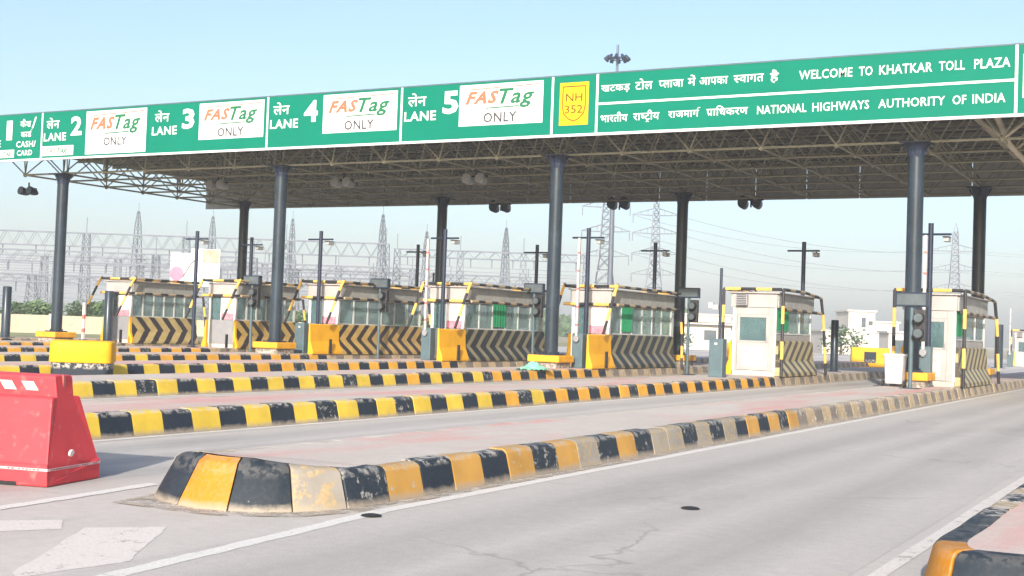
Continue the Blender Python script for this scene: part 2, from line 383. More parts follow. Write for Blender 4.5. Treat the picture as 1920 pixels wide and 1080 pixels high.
# ------------------------------------------------------------------ traffic islands with separate kerb stones
KH = .27; BAT = .07; GAP = .012
def stone_rings(p0, n0, p1, n1, h0, h1, bat0, bat1):
    def prof(p, n, h, bt):
        q = [(0, -.02), (-bt*.12, h*.12), (-bt*.85, h-.035), (-bt-.012, h-.01), (-bt-.04, h), (-.24, h), (-.24, -.02)]
        return [(p[0]+n[0]*o, p[1]+n[1]*o, z) for o, z in q]
    return [prof(p0, n0, h0, bat0), prof(p1, n1, h1, bat1)]
SHARED = {}
def straight_stone(mat, length, side):
    key = (mat.name, round(length, 3), side)
    if key not in SHARED:
        mb = MB(); mb.rings(stone_rings((0, GAP/2), (side, 0), (0, length-GAP/2), (side, 0), KH, KH, BAT, BAT))
        SHARED[key] = mb.mesh('kerb_stone', mat)
    return SHARED[key]

def pick_regular(k):
    def f(i, y):
        r = random.Random(k*1000+i)
        if y > 34: return M['k_dust_b'] if i % 2 else M['k_dust_y']
        if i % 2 == 1: return M['k_black_w'] if (r.random() < .16 or (k == 2 and y < 22 and r.random() < .6)) else M['k_black']
        lim = {1: 20.2, 2: 27, 3: 24, 4: 26}.get(k, 20)
        if y < lim: return M['k_amber'] if r.random() < .08 else M['k_lemon']
        return M['k_amber']
    return f
def pick_a(i, y):
    seq = ['k_amber_nose', 'k_black_nose', 'k_bare', 'k_black_w', 'k_ochre', 'k_black', 'k_ochre', 'k_black', 'k_ochre', 'k_black_w', 'k_ochre',
           'k_bare', 'k_black_w', 'k_ochre', 'k_black_w', 'k_bare', 'k_bare', 'k_black_w', 'k_bare', 'k_black_w', 'k_bare', 'k_black', 'k_ochre']
    if i < len(seq): return M[seq[i]]
    if y < 19: return M['k_black' if i % 2 else 'k_ochre'] if i % 5 else M['k_black_w']
    return M['k_dust_b' if i % 2 else 'k_dust_y']

def island(k, rx, wd, nose_y, end_y, label, pick, high_nose=False, mirror=False, step=.475):
    s = -1 if mirror else 1
    root = thing('traffic_island', (rx - s*wd/2, nose_y, 0), label, 'traffic island', 'kerbed toll lane islands')
    L = lambda x, y: (x-(rx-s*wd/2), y-nose_y)
    # nose stones follow the measured outline: one smooth path from the left flank round the front to the right flank
    base = [(-1.15, -.01), (-.68, 0), (-.2, .02), (0, .42), (0, 1.2)] if mirror else [(-1.03, -.01), (-.57, 0), (-.2, .27), (-.02, .68), (0, 1.2)]
    left = [(-1.46, .2), (-1.68, .66), (-wd, 1.2)]
    K = [Vector((rx+s*dx, nose_y+dy)) for dx, dy in left[::-1]+base]
    n0 = len(left)
    dense = []; SUB = 4
    for i in range(len(K)-1):
        p0 = K[i-1] if i else K[0]-Vector((0, -1)); p1 = K[i]; p2 = K[i+1]; p3 = K[i+2] if i+2 < len(K) else K[-1]+Vector((0, 1))
        for q in range(SUB):
            t_ = q/SUB; dense.append(.5*((2*p1)+(p2-p0)*t_+(2*p0-5*p1+4*p2-p3)*t_*t_+(3*p1-p0-3*p2+p3)*t_**3))
    dense.append(K[-1])
    nn = []
    for i in range(len(dense)):
        d = (dense[min(len(dense)-1, i+1)]-dense[max(0, i-1)]).normalized(); nn.append(Vector((d.y, -d.x))*s)
    nn[0] = Vector((-s, 0)); nn[-1] = Vector((s, 0))
    def prm(i):
        f = max(0., 1-abs(i/SUB-n0-.3)/3.2) if high_nose else 0
        return KH+.085*min(1, f*1.4), BAT+.14*min(1, f*1.4)
    for st in range(len(K)-1):
        rg = []
        for q in range(SUB+1):
            i = st*SUB+q; p = dense[i].copy()
            if q == 0: p += (dense[i+1]-dense[i]).normalized()*GAP/2
            if q == SUB: p -= (dense[i]-dense[i-1]).normalized()*GAP/2
            h, bt = prm(i); rg += stone_rings(L(*p), nn[i], L(*p), nn[i], h, h, bt, bt)[:1]
        mb = MB(); mb.rings(rg)
        mt = pick(st-n0, nose_y) if st >= n0 else (M['k_black_nose'] if st == n0-1 else M['k_dust_y'])
        mb.build('kerb_stone', mt, root, smooth=True, bevel=.008, seg=1)
    y = nose_y+1.2; i = 4
    while y < end_y:
        me = straight_stone(pick(i, y), step, s)
        x, yy = L(rx, y); jr = random.Random(k*777+i); ko = put('kerb_stone', me, root, (x+jr.uniform(-.006, .006), yy, jr.uniform(-.006, .005))); ko.rotation_euler = (jr.uniform(-.006, .006), jr.uniform(-.012, .012), jr.uniform(-.012, .012)); y += step; i += 1
    mb = MB(); y = nose_y+1.2; i = 0
    while y < end_y:
        x, yy = L(rx-s*wd, y); mb.rings(stone_rings((x, yy+GAP/2), (-s, 0), (x, yy+step-GAP/2), (-s, 0), KH, KH, BAT, BAT), i % 2); y += step; i += 1
    tag(mb.build('far_side_kerb', [M['conc'], M['paving']], root), kind='stuff')
    # paving slab inside the kerb
    inn = .2; hz = KH-.006
    x0, _ = L(rx-s*inn, 0); x1, _ = L(rx-s*(wd-inn), 0)
    top = []
    for i in range(0, len(dense)):
        h, bt = prm(i); p = dense[i]-nn[i]*(bt+.13); xx, y2 = L(*p); top.append((xx, y2, h-.006))
    xx, y2 = L(rx-s*(BAT+.13), end_y); top.append((xx, y2, hz)); xx, y2 = L(rx-s*(wd-BAT-.13), end_y); top.append((xx, y2, hz))
    if mirror: top.reverse()
    mb = MB(); mb.add(top, [tuple(range(len(top)))]); mb.build('paving', M['paving'], root)
    return root
island_lab = ['nearest toll island with chipped ochre and black kerb along the wide right-hand road',
              'second nearest toll island, bright lemon and black kerb turning amber towards the booth',
              'third nearest toll island, its black kerb stones speckled with white chips',
              'fourth nearest toll island, behind the yellow and black crash block',
              'fifth nearest toll island, carrying the long booth with tan left-pointing chevrons',
              'sixth nearest toll island, with the short booth beside the billboard',
              'seventh nearest toll island, carrying the leftmost booth with right-pointing chevrons',
              'farthest toll island, a thin kerb line by the cream wall at the left']
for k in range(8):
    island(k, RX[k], 1.75, 6.94 if k == 0 else 7.4 if k == 1 else 8.2, 66 if k < 4 else 56, island_lab[k], pick_a if k == 0 else pick_regular(k), high_nose=(k == 0))
def pick_m(i, y):
    if i == 0: return M['k_amber_nose']
    if i < 5: return M['k_amber_nose' if i == 2 else 'k_black_nose']
    return M['k_black' if i % 2 else 'k_dust_y']
island(8, -1.41, 1.9, 6.98, 66, 'raised median with yellow and black kerb nose in the bottom right corner', pick_m, high_nose=False, mirror=True)

# ------------------------------------------------------------------ lettering
FONT_CACHE = {}
def glyph_mesh(body, res=2, shear=0, bold=0.):
    key = (body, res, shear, bold)
    if key in FONT_CACHE: return FONT_CACHE[key]
    c = bpy.data.curves.new('lettering', 'FONT'); c.body = body; c.resolution_u = res; c.shear = shear; c.offset = bold; c.space_character = 1.0+bold*4 if body.isascii() else 1.0
    o = bpy.data.objects.new('lettering', c); COL.objects.link(o)
    bpy.context.view_layer.update(); dg = bpy.context.evaluated_depsgraph_get()
    me = o.evaluated_get(dg).to_mesh()
    vv = [(v.co.x, v.co.y) for v in me.vertices]; ff = [tuple(p.vertices) for p in me.polygons]
    bpy.data.objects.remove(o); bpy.data.curves.remove(c)
    FONT_CACHE[key] = (vv, ff); return vv, ff
def place_text(vf, x0, x1, z0, z1, y, mat, parent, name='lettering', th=.006):
    vv, ff = vf
    ax = min(v[0] for v in vv); bx = max(v[0] for v in vv); az = min(v[1] for v in vv); bz = max(v[1] for v in vv)
    me = bpy.data.meshes.new(name)
    pts = [(x0+(v[0]-ax)/(bx-ax)*(x1-x0), y, z0+(v[1]-az)/(bz-az)*(z1-z0)) for v in vv]
    me.from_pydata(pts, [], ff); me.materials.append(mat); me.update()
    return put(name, me, parent)
def word(body, x0, x1, z0, z1, y, mat, parent, bold=.013, shear=0): return place_text(glyph_mesh(body, 2, shear, bold), x0, x1, z0, z1, y, mat, parent)

def clip_right(vf, xcut):
    bm = bmesh.new(); vv, ff = vf; bv = [bm.verts.new((a, b, 0)) for a, b in vv]
    for f in ff:
        try: bm.faces.new([bv[i] for i in f])
        except ValueError: pass
    bmesh.ops.bisect_plane(bm, geom=bm.verts[:]+bm.edges[:]+bm.faces[:], plane_co=(xcut, 0, 0), plane_no=(1, 0, 0), clear_outer=True)
    bm.verts.index_update(); r = ([(v.co.x, v.co.y) for v in bm.verts], [tuple(v.index for v in f.verts) for f in bm.faces]); bm.free(); return r
def stroke(pts, wd):
    vv, ff = [], []
    for a, b in zip(pts[:-1], pts[1:]):
        d = Vector((b[0]-a[0], b[1]-a[1])).normalized(); n = Vector((-d.y, d.x))*wd/2; e = d*wd*.3; o = len(vv)
        vv += [(a[0]-n.x-e.x, a[1]-n.y-e.y), (b[0]-n.x+e.x, b[1]-n.y+e.y), (b[0]+n.x+e.x, b[1]+n.y+e.y), (a[0]+n.x-e.x, a[1]+n.y-e.y)]; ff.append((o, o+1, o+2, o+3))
    return vv, ff
ZERO = set('\u0947\u0948\u0902')
def deva(tokens, bold=.012):
    """compose Devanagari in visual order: 'h'+c half letter, 'r'+c letter with ra stroke, 't'+c letter with ra below, 'R'+c letter with reph"""
    x = 0; V = []; F = []
    def add(vf, dx):
        o = len(V); V.extend((a+dx, b) for a, b in vf[0]); F.extend(tuple(i+o for i in f) for f in vf[1])
    for tk in tokens:
        if tk == ' ': x += .42; continue
        mode, ch = ('', tk) if len(tk) == 1 else (tk[0], tk[1])
        vf = glyph_mesh(ch, 2, 0, bold); wd = max(a for a, b in glyph_mesh(ch, 2, 0, 0.)[0])
        if ch in ZERO: add(vf, x); continue
        if mode == 'h': add(clip_right(vf, wd-.2), x); x += wd-.2; continue
        add(vf, x)
        if mode == 'r': add(stroke([(x+wd-.16, .22), (x+wd-.4, .06)], .08), 0)
        if mode == 't': add(stroke([(x+wd*.28, -.2), (x+wd*.5, -.06), (x+wd*.72, -.2)], .07), 0)
        if mode == 'R': add(stroke([(x+wd-.15, .62), (x+wd-.14, .76), (x+wd-.05, .86), (x+wd+.1, .84)], .07), 0)
        x += .273 if ch == 'ि' else wd
    return V, F

# ------------------------------------------------------------------ canopy: columns, space frame, roof, fascia
YF, YB, ZL, ZT = 32.62, 42.5, 6.34, 7.72
CX = [-6.58-10.0*i for i in range(4)]
canopy = thing('toll_canopy', (-20, 40, 0), 'long flat toll canopy on dark round columns with exposed cream space frame', 'canopy')
C0 = Vector((20, -40, 0))
def loc(x, y, z=0): return (x+20, y-40, z)
mb = MB(); mb.tube([(0, 0, .66), (0, 0, 6.02)], .195, 20)
col_me = mb.mesh('column', M['column']); col_me.polygons.foreach_set('use_smooth', [True]*len(col_me.polygons)); col_me.set_sharp_from_angle(angle=R(40))
mb = MB(); mb.tube([(0, 0, 5.95), (0, 0, 6.1), (0, 0, 6.28)], [.2, .22, .32], 12); mb.box(-.36, .36, -.36, .36, 6.28, 6.31)
for a in range(4):
    c_, s_ = math.cos(a*math.pi/2), math.sin(a*math.pi/2)
    mb.add([(c_*.19-s_*.01, s_*.19+c_*.01, 5.98), (c_*.36-s_*.01, s_*.36+c_*.01, 6.28), (c_*.19-s_*.01, s_*.19+c_*.01, 6.28),
            (c_*.19+s_*.01, s_*.19-c_*.01, 5.98), (c_*.36+s_*.01, s_*.36-c_*.01, 6.28), (c_*.19+s_*.01, s_*.19-c_*.01, 6.28)], [(0, 1, 2), (5, 4, 3), (0, 3, 4, 1)])
cap_me = mb.mesh('column_cap', M['navy'])
mb = MB(); mb.box(-.27, .27, -.27, .27, .62, .66)
for a in range(8):
    mb.tube([(.22*math.cos(a*.785+.39), .22*math.sin(a*.785+.39), .66), (.22*math.cos(a*.785+.39), .22*math.sin(a*.785+.39), .72)], .022, 6)
fl_me = mb.mesh('base_plate', M['navy'])
ped_me = MB().box(-.5, .5, -.5, .5, .42, .62).mesh('pedestal', M['ped']); pb_me = MB().box(-.42, .42, -.42, .42, .262, .417).mesh('pedestal_base', M['k_dust_b'])
for i, x in enumerate(CX):
    for y in (YF, YB):
        c = put('column', col_me, canopy, loc(x, y)); put('column_cap', cap_me, c); put('base_plate', fl_me, c); put('pedestal', ped_me, c, bevel=.03); put('pedestal_base', pb_me, c)
# space frame
xs_l = [CX[3]-2.0+2.0*i for i in range(26)]       # lower chord nodes
ys_l = [YF+1.976*j for j in range(7)]
xs_t = [xs_l[0]-1+2.0*i for i in range(27)]; ys_t = [YF-.988+1.976*j for j in range(8)]
bars = []
for j, y in enumerate(ys_l):
    for i, x in enumerate(xs_l):
        if i+1 < len(xs_l): bars.append(((x, y, ZL), (xs_l[i+1], y, ZL), .036))
        if j+1 < len(ys_l): bars.append(((x, y, ZL), (x, ys_l[j+1], ZL), .036))
        for dx in (-1, 1):
            for dy in (-.988, .988): bars.append(((x, y, ZL), (x+dx, y+dy, ZT), .025))
for j, y in enumerate(ys_t):
    for i, x in enumerate(xs_t):
        if i+1 < len(xs_t): bars.append(((x, y, ZT), (xs_t[i+1], y, ZT), .032))
        if j+1 < len(ys_t): bars.append(((x, y, ZT), (x, ys_t[j+1], ZT), .032))
CAMP = Vector((0, 0, 1.36))
def bar_size(b):
    a, c, r = Vector(b[0]), Vector(b[1]), b[2]; mid = (a+c)/2-CAMP
    dpt = mid.dot(fw)
    u = 960+2402*mid.dot(r2)/dpt
    if u > 1960 or u < -40: return 0
    vis = 1 if min(a.z, c.z) < 7 else .35
    return vis*(a-c).cross(mid.normalized()).length*r/dpt/dpt
bars.sort(key=bar_size, reverse=True)
ucyl = MB().tube([(0, 0, 0), (0, 0, 1)], 1, 7).mesh('truss_bar', M['truss']); ucyl.polygons.foreach_set('use_smooth', [True]*len(ucyl.polygons)); ucyl.set_sharp_from_angle(angle=R(50))
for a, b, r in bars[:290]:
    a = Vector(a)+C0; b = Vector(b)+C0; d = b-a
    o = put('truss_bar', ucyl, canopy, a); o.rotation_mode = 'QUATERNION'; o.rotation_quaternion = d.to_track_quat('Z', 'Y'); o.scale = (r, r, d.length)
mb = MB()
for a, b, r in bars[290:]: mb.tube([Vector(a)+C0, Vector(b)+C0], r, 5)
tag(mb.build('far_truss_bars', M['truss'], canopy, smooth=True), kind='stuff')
mb = MB()
def node(x, y, z, r=.085):
    mb.tube([loc(x, y, z-r), loc(x, y, z-r*.6), loc(x, y, z), loc(x, y, z+r*.6), loc(x, y, z+r)], [r*.2, r*.8, r, r*.8, r*.2], 7)
for x in xs_l:
    for y in ys_l: node(x, y, ZL)
for x in xs_t:
    for y in ys_t: node(x, y, ZT, .07)
tag(mb.build('truss_nodes', M['truss'], canopy, smooth=True), kind='stuff')
# heavy lane-wise chord near the median, with its own web
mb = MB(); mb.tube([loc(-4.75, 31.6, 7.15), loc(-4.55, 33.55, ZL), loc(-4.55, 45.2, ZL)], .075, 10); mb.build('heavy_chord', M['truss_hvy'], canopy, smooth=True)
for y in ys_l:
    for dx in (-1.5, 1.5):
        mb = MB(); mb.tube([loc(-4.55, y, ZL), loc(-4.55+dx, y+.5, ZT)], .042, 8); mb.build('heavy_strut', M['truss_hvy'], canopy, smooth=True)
# purlins, roof sheets, fascia panels
for j in range(9):
    mb = MB(); mb.box(-23.7, 32, -40+31.75+2.0*j-.04, -40+31.75+2.0*j+.04, 7.86, 7.97); mb.build('purlin', M['truss'], canopy)
x = -43.7
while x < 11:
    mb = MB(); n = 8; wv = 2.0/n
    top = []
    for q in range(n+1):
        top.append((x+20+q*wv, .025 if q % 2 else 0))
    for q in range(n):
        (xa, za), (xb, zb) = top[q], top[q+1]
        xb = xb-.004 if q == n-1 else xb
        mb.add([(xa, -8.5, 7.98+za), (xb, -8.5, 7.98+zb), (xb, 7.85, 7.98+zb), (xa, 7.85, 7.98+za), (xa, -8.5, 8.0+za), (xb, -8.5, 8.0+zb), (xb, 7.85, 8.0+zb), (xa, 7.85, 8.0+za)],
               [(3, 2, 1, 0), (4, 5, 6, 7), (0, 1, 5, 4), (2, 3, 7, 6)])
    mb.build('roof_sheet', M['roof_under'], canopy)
    mb = MB(); mb.box(x+20.012, x+21.988, 7.88, 7.94, 6.64, 8.45); mb.build('fascia_panel', M['fascia'], canopy, bevel=.01, seg=1)
    x += 2.0
# ------------------------------------------------------------------ sign boards on the canopy edge
YS = 31.36; ZS0, ZS1 = 6.72, 8.32
def board(name, x0, x1, label, cat='sign board', group=None, bars_=(True, True)):
    t = thing(name, ((x0+x1)/2, YS, ZS0), label, cat, group)
    cx = (x0+x1)/2
    mb = MB(); mb.box(x0+.003-cx, x1-.003-cx, 0, .07, 0, ZS1-ZS0); mb.build('panel', M['green'], t)
    mb = MB(); mb.box(x0+.003-cx, x1-.003-cx, -.02, .07, -.07, -.003); mb.build('bottom_edge', M['signwhite'], t)
    mb = MB(); mb.box(x0+.003-cx, x1-.003-cx, -.01, .07, ZS1-ZS0+.002, ZS1-ZS0+.04); mb.build('top_edge', M['cabinet'], t)
    if bars_[0]:
        mb = MB(); mb.box(x0+.004-cx, x0+.07-cx, -.014, -.002, 0, ZS1-ZS0); mb.build('divider', M['signwhite'], t)
    t['cx'] = cx
    return t
def on(t, fn, *a, **k):
    """call a lettering function with world x,z turned into board coordinates"""
    cx = t['cx']; body, x0, x1, z0, z1 = a[:5]
    return fn(body, x0-cx, x1-cx, z0-ZS0, z1-ZS0, *a[5:], t, **k)
YT = -.012
def dtext(tokens, x0, x1, z0, z1, y, mat, parent): return place_text(deva(tokens), x0, x1, z0, z1, y, mat, parent)
def plate(t, x0, x1, z0, z1, mat, name='white_plate', y=-.006):
    cx = t['cx']; mb = MB(); mb.box(x0-cx, x1-cx, y, -.001, z0-ZS0, z1-ZS0); return mb.build(name, mat, t)
def tag_logo(t, x0, x1, z0, z1):
    W_, H_ = x1-x0, z1-z0; cx = t['cx']
    on(t, word, 'FAS', x0+.02*W_, x0+.47*W_, z0+.24*H_, z0+.8*H_, YT, M['orange'], shear=.35, bold=.045)
    on(t, word, 'Tag', x0+.47*W_, x0+.94*W_, z0+.0*H_, z0+.86*H_, YT, M['lettergreen'], shear=.3, bold=.022)
    mb = MB()
    for (a, b, c, d, mi) in ((.08, .5, .86, .9, 0), (.62, 1.0, .9, .94, 0), (.3, .74, .03, .08, 1)):
        sl = .04 if mi == 0 else .03
        mb.add([(x0+a*W_-cx, YT-.001, z0+c*H_-ZS0), (x0+b*W_-cx, YT-.001, z0+(c+sl)*H_-ZS0), (x0+b*W_-cx, YT-.001, z0+(d+sl)*H_-ZS0), (x0+a*W_-cx, YT-.001, z0+d*H_-ZS0)], [(0, 1, 2, 3)], mi)
    mb.build('logo_swoosh', [M['orange'], M['lettergreen']], t)
LEN = ['ल', '\u0947', 'न']
lane = [(-36.37, -31.24, '2'), (-31.24, -26.24, '3'), (-26.24, -21.2, '4'), (-21.2, -16.2, '5')]
for x0, x1, d in lane:
    t = board('lane_sign', x0, x1, {'2': 'green lane 2 sign above the leftmost column, with an extra small plate under LANE', '3': 'green lane 3 sign sharing its left edge with a sign without divider', '4': 'green lane 4 sign directly above the second front column', '5': 'green lane 5 sign right beside the yellow highway shield'}[d], group='green lane signs on the canopy edge', bars_=(d != '3', True))
    on(t, dtext, LEN, x0+.26, x0+.9, 7.74, 8.13, YT, M['signwhite'])
    on(t, word, 'LANE', x0+.15, x0+1.25, 7.31, 7.59, YT, M['signwhite'], bold=.02)
    on(t, word, d, x0+1.47, x0+2.0, 7.46, 8.13, YT, M['signwhite'], bold=.035)
    low = 6.78 if d == '2' else 7.08
    p0, p1 = (x0+2.2, x1-.12) if d != '5' else (x0+2.03, x1-.26)
    plate(t, p0, p1, low, 8.26, M['signwhite'])
    c_ = (p0+p1)/2; zz = 7.05 if d == '2' else 7.15
    tag_logo(t, p0+.15, p1-.12, zz+.38, 8.2)
    on(t, word, 'ONLY', c_-.54, c_+.54, zz, zz+.29, YT, M['lettergrey'], bold=.018)
    if d == '2':
        plate(t, x0+.06, x0+1.62, 6.79, 7.13, M['signwhite'])
        on(t, word, 'FAS', x0+.28, x0+.8, 6.88, 7.04, YT, M['orange'], shear=.3); on(t, word, 'Tag', x0+.82, x0+1.35, 6.85, 7.06, YT, M['lettergreen'], shear=.3)
t = board('lane_sign', -43.6, -36.37, 'green overhead sign for lane 1 reading cash and card, cut by the left frame edge', 'sign board', 'green lane signs on the canopy edge')
on(t, word, '1', -38.15, -37.85, 7.42, 8.12, YT, M['signwhite'], bold=.035)
on(t, dtext, LEN, -39.9, -39.2, 7.74, 8.13, YT, M['signwhite'])
on(t, word, 'LANE', -39.8, -38.42, 7.18, 7.44, YT, M['signwhite'], bold=.02)
on(t, dtext, ['क', '\u0948', 'श'], -37.45, -36.9, 7.86, 8.15, YT, M['signwhite']); on(t, word, '/', -36.86, -36.62, 7.8, 8.2, YT, M['signwhite'])
on(t, dtext, ['क', 'ा', 'Rड'], -37.4, -36.82, 7.5, 7.76, YT, M['signwhite'])
on(t, word, 'CASH/', -37.62, -36.62, 7.14, 7.36, YT, M['signwhite'], bold=.02); on(t, word, 'CARD', -37.56, -36.78, 6.84, 7.04, YT, M['signwhite'], bold=.02)
plate(t, -40.2, -37.72, 6.79, 7.07, M['signwhite']); on(t, word, 'FAS', -38.75, -38.3, 6.86, 7.0, YT, M['orange'], shear=.3); on(t, word, 'Tag', -38.28, -37.85, 6.84, 7.02, YT, M['lettergreen'], shear=.3)
t = board('highway_number_sign', -16.2, -14.84, 'yellow highway shield plate NH 352 on a green panel', 'sign board')
plate(t, -15.94, -15.06, 6.96, 8.14, M['signyellow'], 'yellow_plate')
cx = t['cx']; mb = MB()
shp = [(-.34, 8.03), (.34, 8.03), (.34, 7.9), (.35, 7.5), (.3, 7.28), (.16, 7.14), (0, 7.07), (-.16, 7.14), (-.3, 7.28), (-.35, 7.5), (-.34, 7.9), (-.34, 8.03)]
for a, b in zip(shp[:-1], shp[1:]):
    d = Vector((b[0]-a[0], 0, b[1]-a[1])).normalized(); n = Vector((-d.z, 0, d.x))*.013
    A = Vector((a[0]-15.5-cx, YT, a[1]-ZS0)); B = Vector((b[0]-15.5-cx, YT, b[1]-ZS0)); mb.add([A-n, B-n, B+n, A+n], [(0, 1, 2, 3)])
mb.build('shield_outline', M['nhblack'], t)
on(t, word, 'NH', -15.75, -15.25, 7.62, 7.84, YT, M['nhblack'], bold=0.); on(t, word, '352', -15.77, -15.23, 7.29, 7.51, YT, M['nhblack'], bold=0.)
t = board('welcome_sign', -14.84, -4.16, 'long green welcome board in Hindi and English, two rows of white lettering', 'sign board')
cx = t['cx']; mb = MB(); mb.box(-14.76-cx, -4.16-cx, -.014, -.002, 7.475-ZS0, 7.535-ZS0); mb.build('divider', M['signwhite'], t)
for toks, x0, x1, z0, z1 in [(['ख', 'ट', 'क', '\u095c'], -14.69, -13.84, 7.78, 8.0), (['ट', 'ो', 'ल'], -13.69, -13.19, 7.82, 8.12), (['hप', 'ल', 'ा', 'ज', 'ा'], -13.01, -12.32, 7.83, 8.03), (['म', '\u0947', '\u0902'], -12.2, -11.98, 7.84, 8.13),
                             (['आ', 'प', 'क', 'ा'], -11.88, -11.1, 7.84, 8.04), (['hस', 'व', 'ा', 'ग', 'त'], -10.95, -10.15, 7.84, 8.04), (['ह', '\u0948'], -9.99, -9.76, 7.78, 8.12)]:
    on(t, dtext, toks, x0, x1, z0, z1, YT, M['signwhite'])
for wd_, x0, x1 in [('WELCOME', -9.24, -7.91), ('TO', -7.75, -7.42), ('KHATKAR', -7.26, -6.01), ('TOLL', -5.86, -5.27), ('PLAZA', -5.06, -4.26)]:
    on(t, word, wd_, x0, x1, 7.82, 8.05, YT, M['signwhite'], bold=.012)
for toks, x0, x1, z0, z1 in [(['भ', 'ा', 'र', 'त', 'ी', 'य'], -14.68, -13.88, 6.99, 7.26), (['र', 'ा', 'hष', 'tट', 'ी', 'य'], -13.72, -12.97, 6.94, 7.27), (['र', 'ा', 'ज', 'म', 'ा', 'Rग'], -12.72, -11.83, 7.02, 7.27), (['rप', 'ा', 'ि', 'ध', 'क', 'र', 'ण'], -11.66, -10.54, 7.02, 7.28)]:
    on(t, dtext, toks, x0, x1, z0, z1, YT, M['signwhite'])
for wd_, x0, x1 in [('NATIONAL', -10.3, -9.03), ('HIGHWAYS', -8.88, -7.48), ('AUTHORITY', -7.26, -5.7), ('OF', -5.53, -5.22), ('INDIA', -5.08, -4.35)]:
    on(t, word, wd_, x0, x1, 7.0, 7.22, YT, M['signwhite'], bold=.012)
t = board('lane_sign', -4.16, 1.9, 'green overhead sign cut off at the right frame edge', 'sign board', 'green lane signs on the canopy edge')
plate(t, -3.98, -1.2, 7.08, 8.1, M['signwhite']); tag_logo(t, -3.75, -1.4, 7.5, 8.05); on(t, word, 'ONLY', -3.2, -1.9, 7.15, 7.42, YT, M['lettergrey'], bold=.005)

# ------------------------------------------------------------------ floodlights under the canopy
def floodlight(x, y, z, label, dark):
    t = thing('floodlight', (x, y, z), label, 'floodlight', 'twin floodlights hanging from the canopy')
    if y > 40: t.scale = (1.15, 1.15, 1.5)
    mb = MB(); mb.tube([(0, 0, .1), (0, 0, ZL-z)], .03, 8); mb.box(-.42, .42, -.03, .03, .06, .11); mb.build('bracket', M['navy'], t)
    for dx in (-.24, .24):
        mb = MB(); mb.tube([(dx, .22, -.08), (dx, .08, -.03), (dx, -.2, .02)], [.06, .14, .165], 14); h = mb.build('lamp_head', M['navy' if dark else 'lamp_grey'], t, smooth=True)
        mb = MB(); mb.tube([(dx, -.202, .02), (dx, -.215, .022)], .145, 14); mb.build('lens', M['lens'] if not dark else M['bldshade'], h)
for x, y, z, d, lb in [(-40.68, 34.6, 6.0, 1, 'leftmost dark twin floodlight hanging beside the left front column'), (-31.03, 34.6, 6.02, 0, 'grey twin floodlight hanging left of the second front column'),
                       (-25.56, 34.6, 5.98, 0, 'grey twin floodlight hanging just right of the second front column'), (-20.45, 34.6, 5.98, 0, 'grey twin floodlight hanging just left of the centre front column'),
                       (-26.61, 47.2, 6.45, 1, 'dark twin floodlight at the rear roof edge, leftmost of three against the sky'), (-21.13, 47.2, 6.5, 1, 'dark twin floodlight at the rear roof edge, middle of three against the sky'),
                       (-15.64, 47.2, 6.45, 1, 'dark twin floodlight at the rear roof edge, rightmost of three against the sky')]:
    floodlight(x, y, z, lb, d)

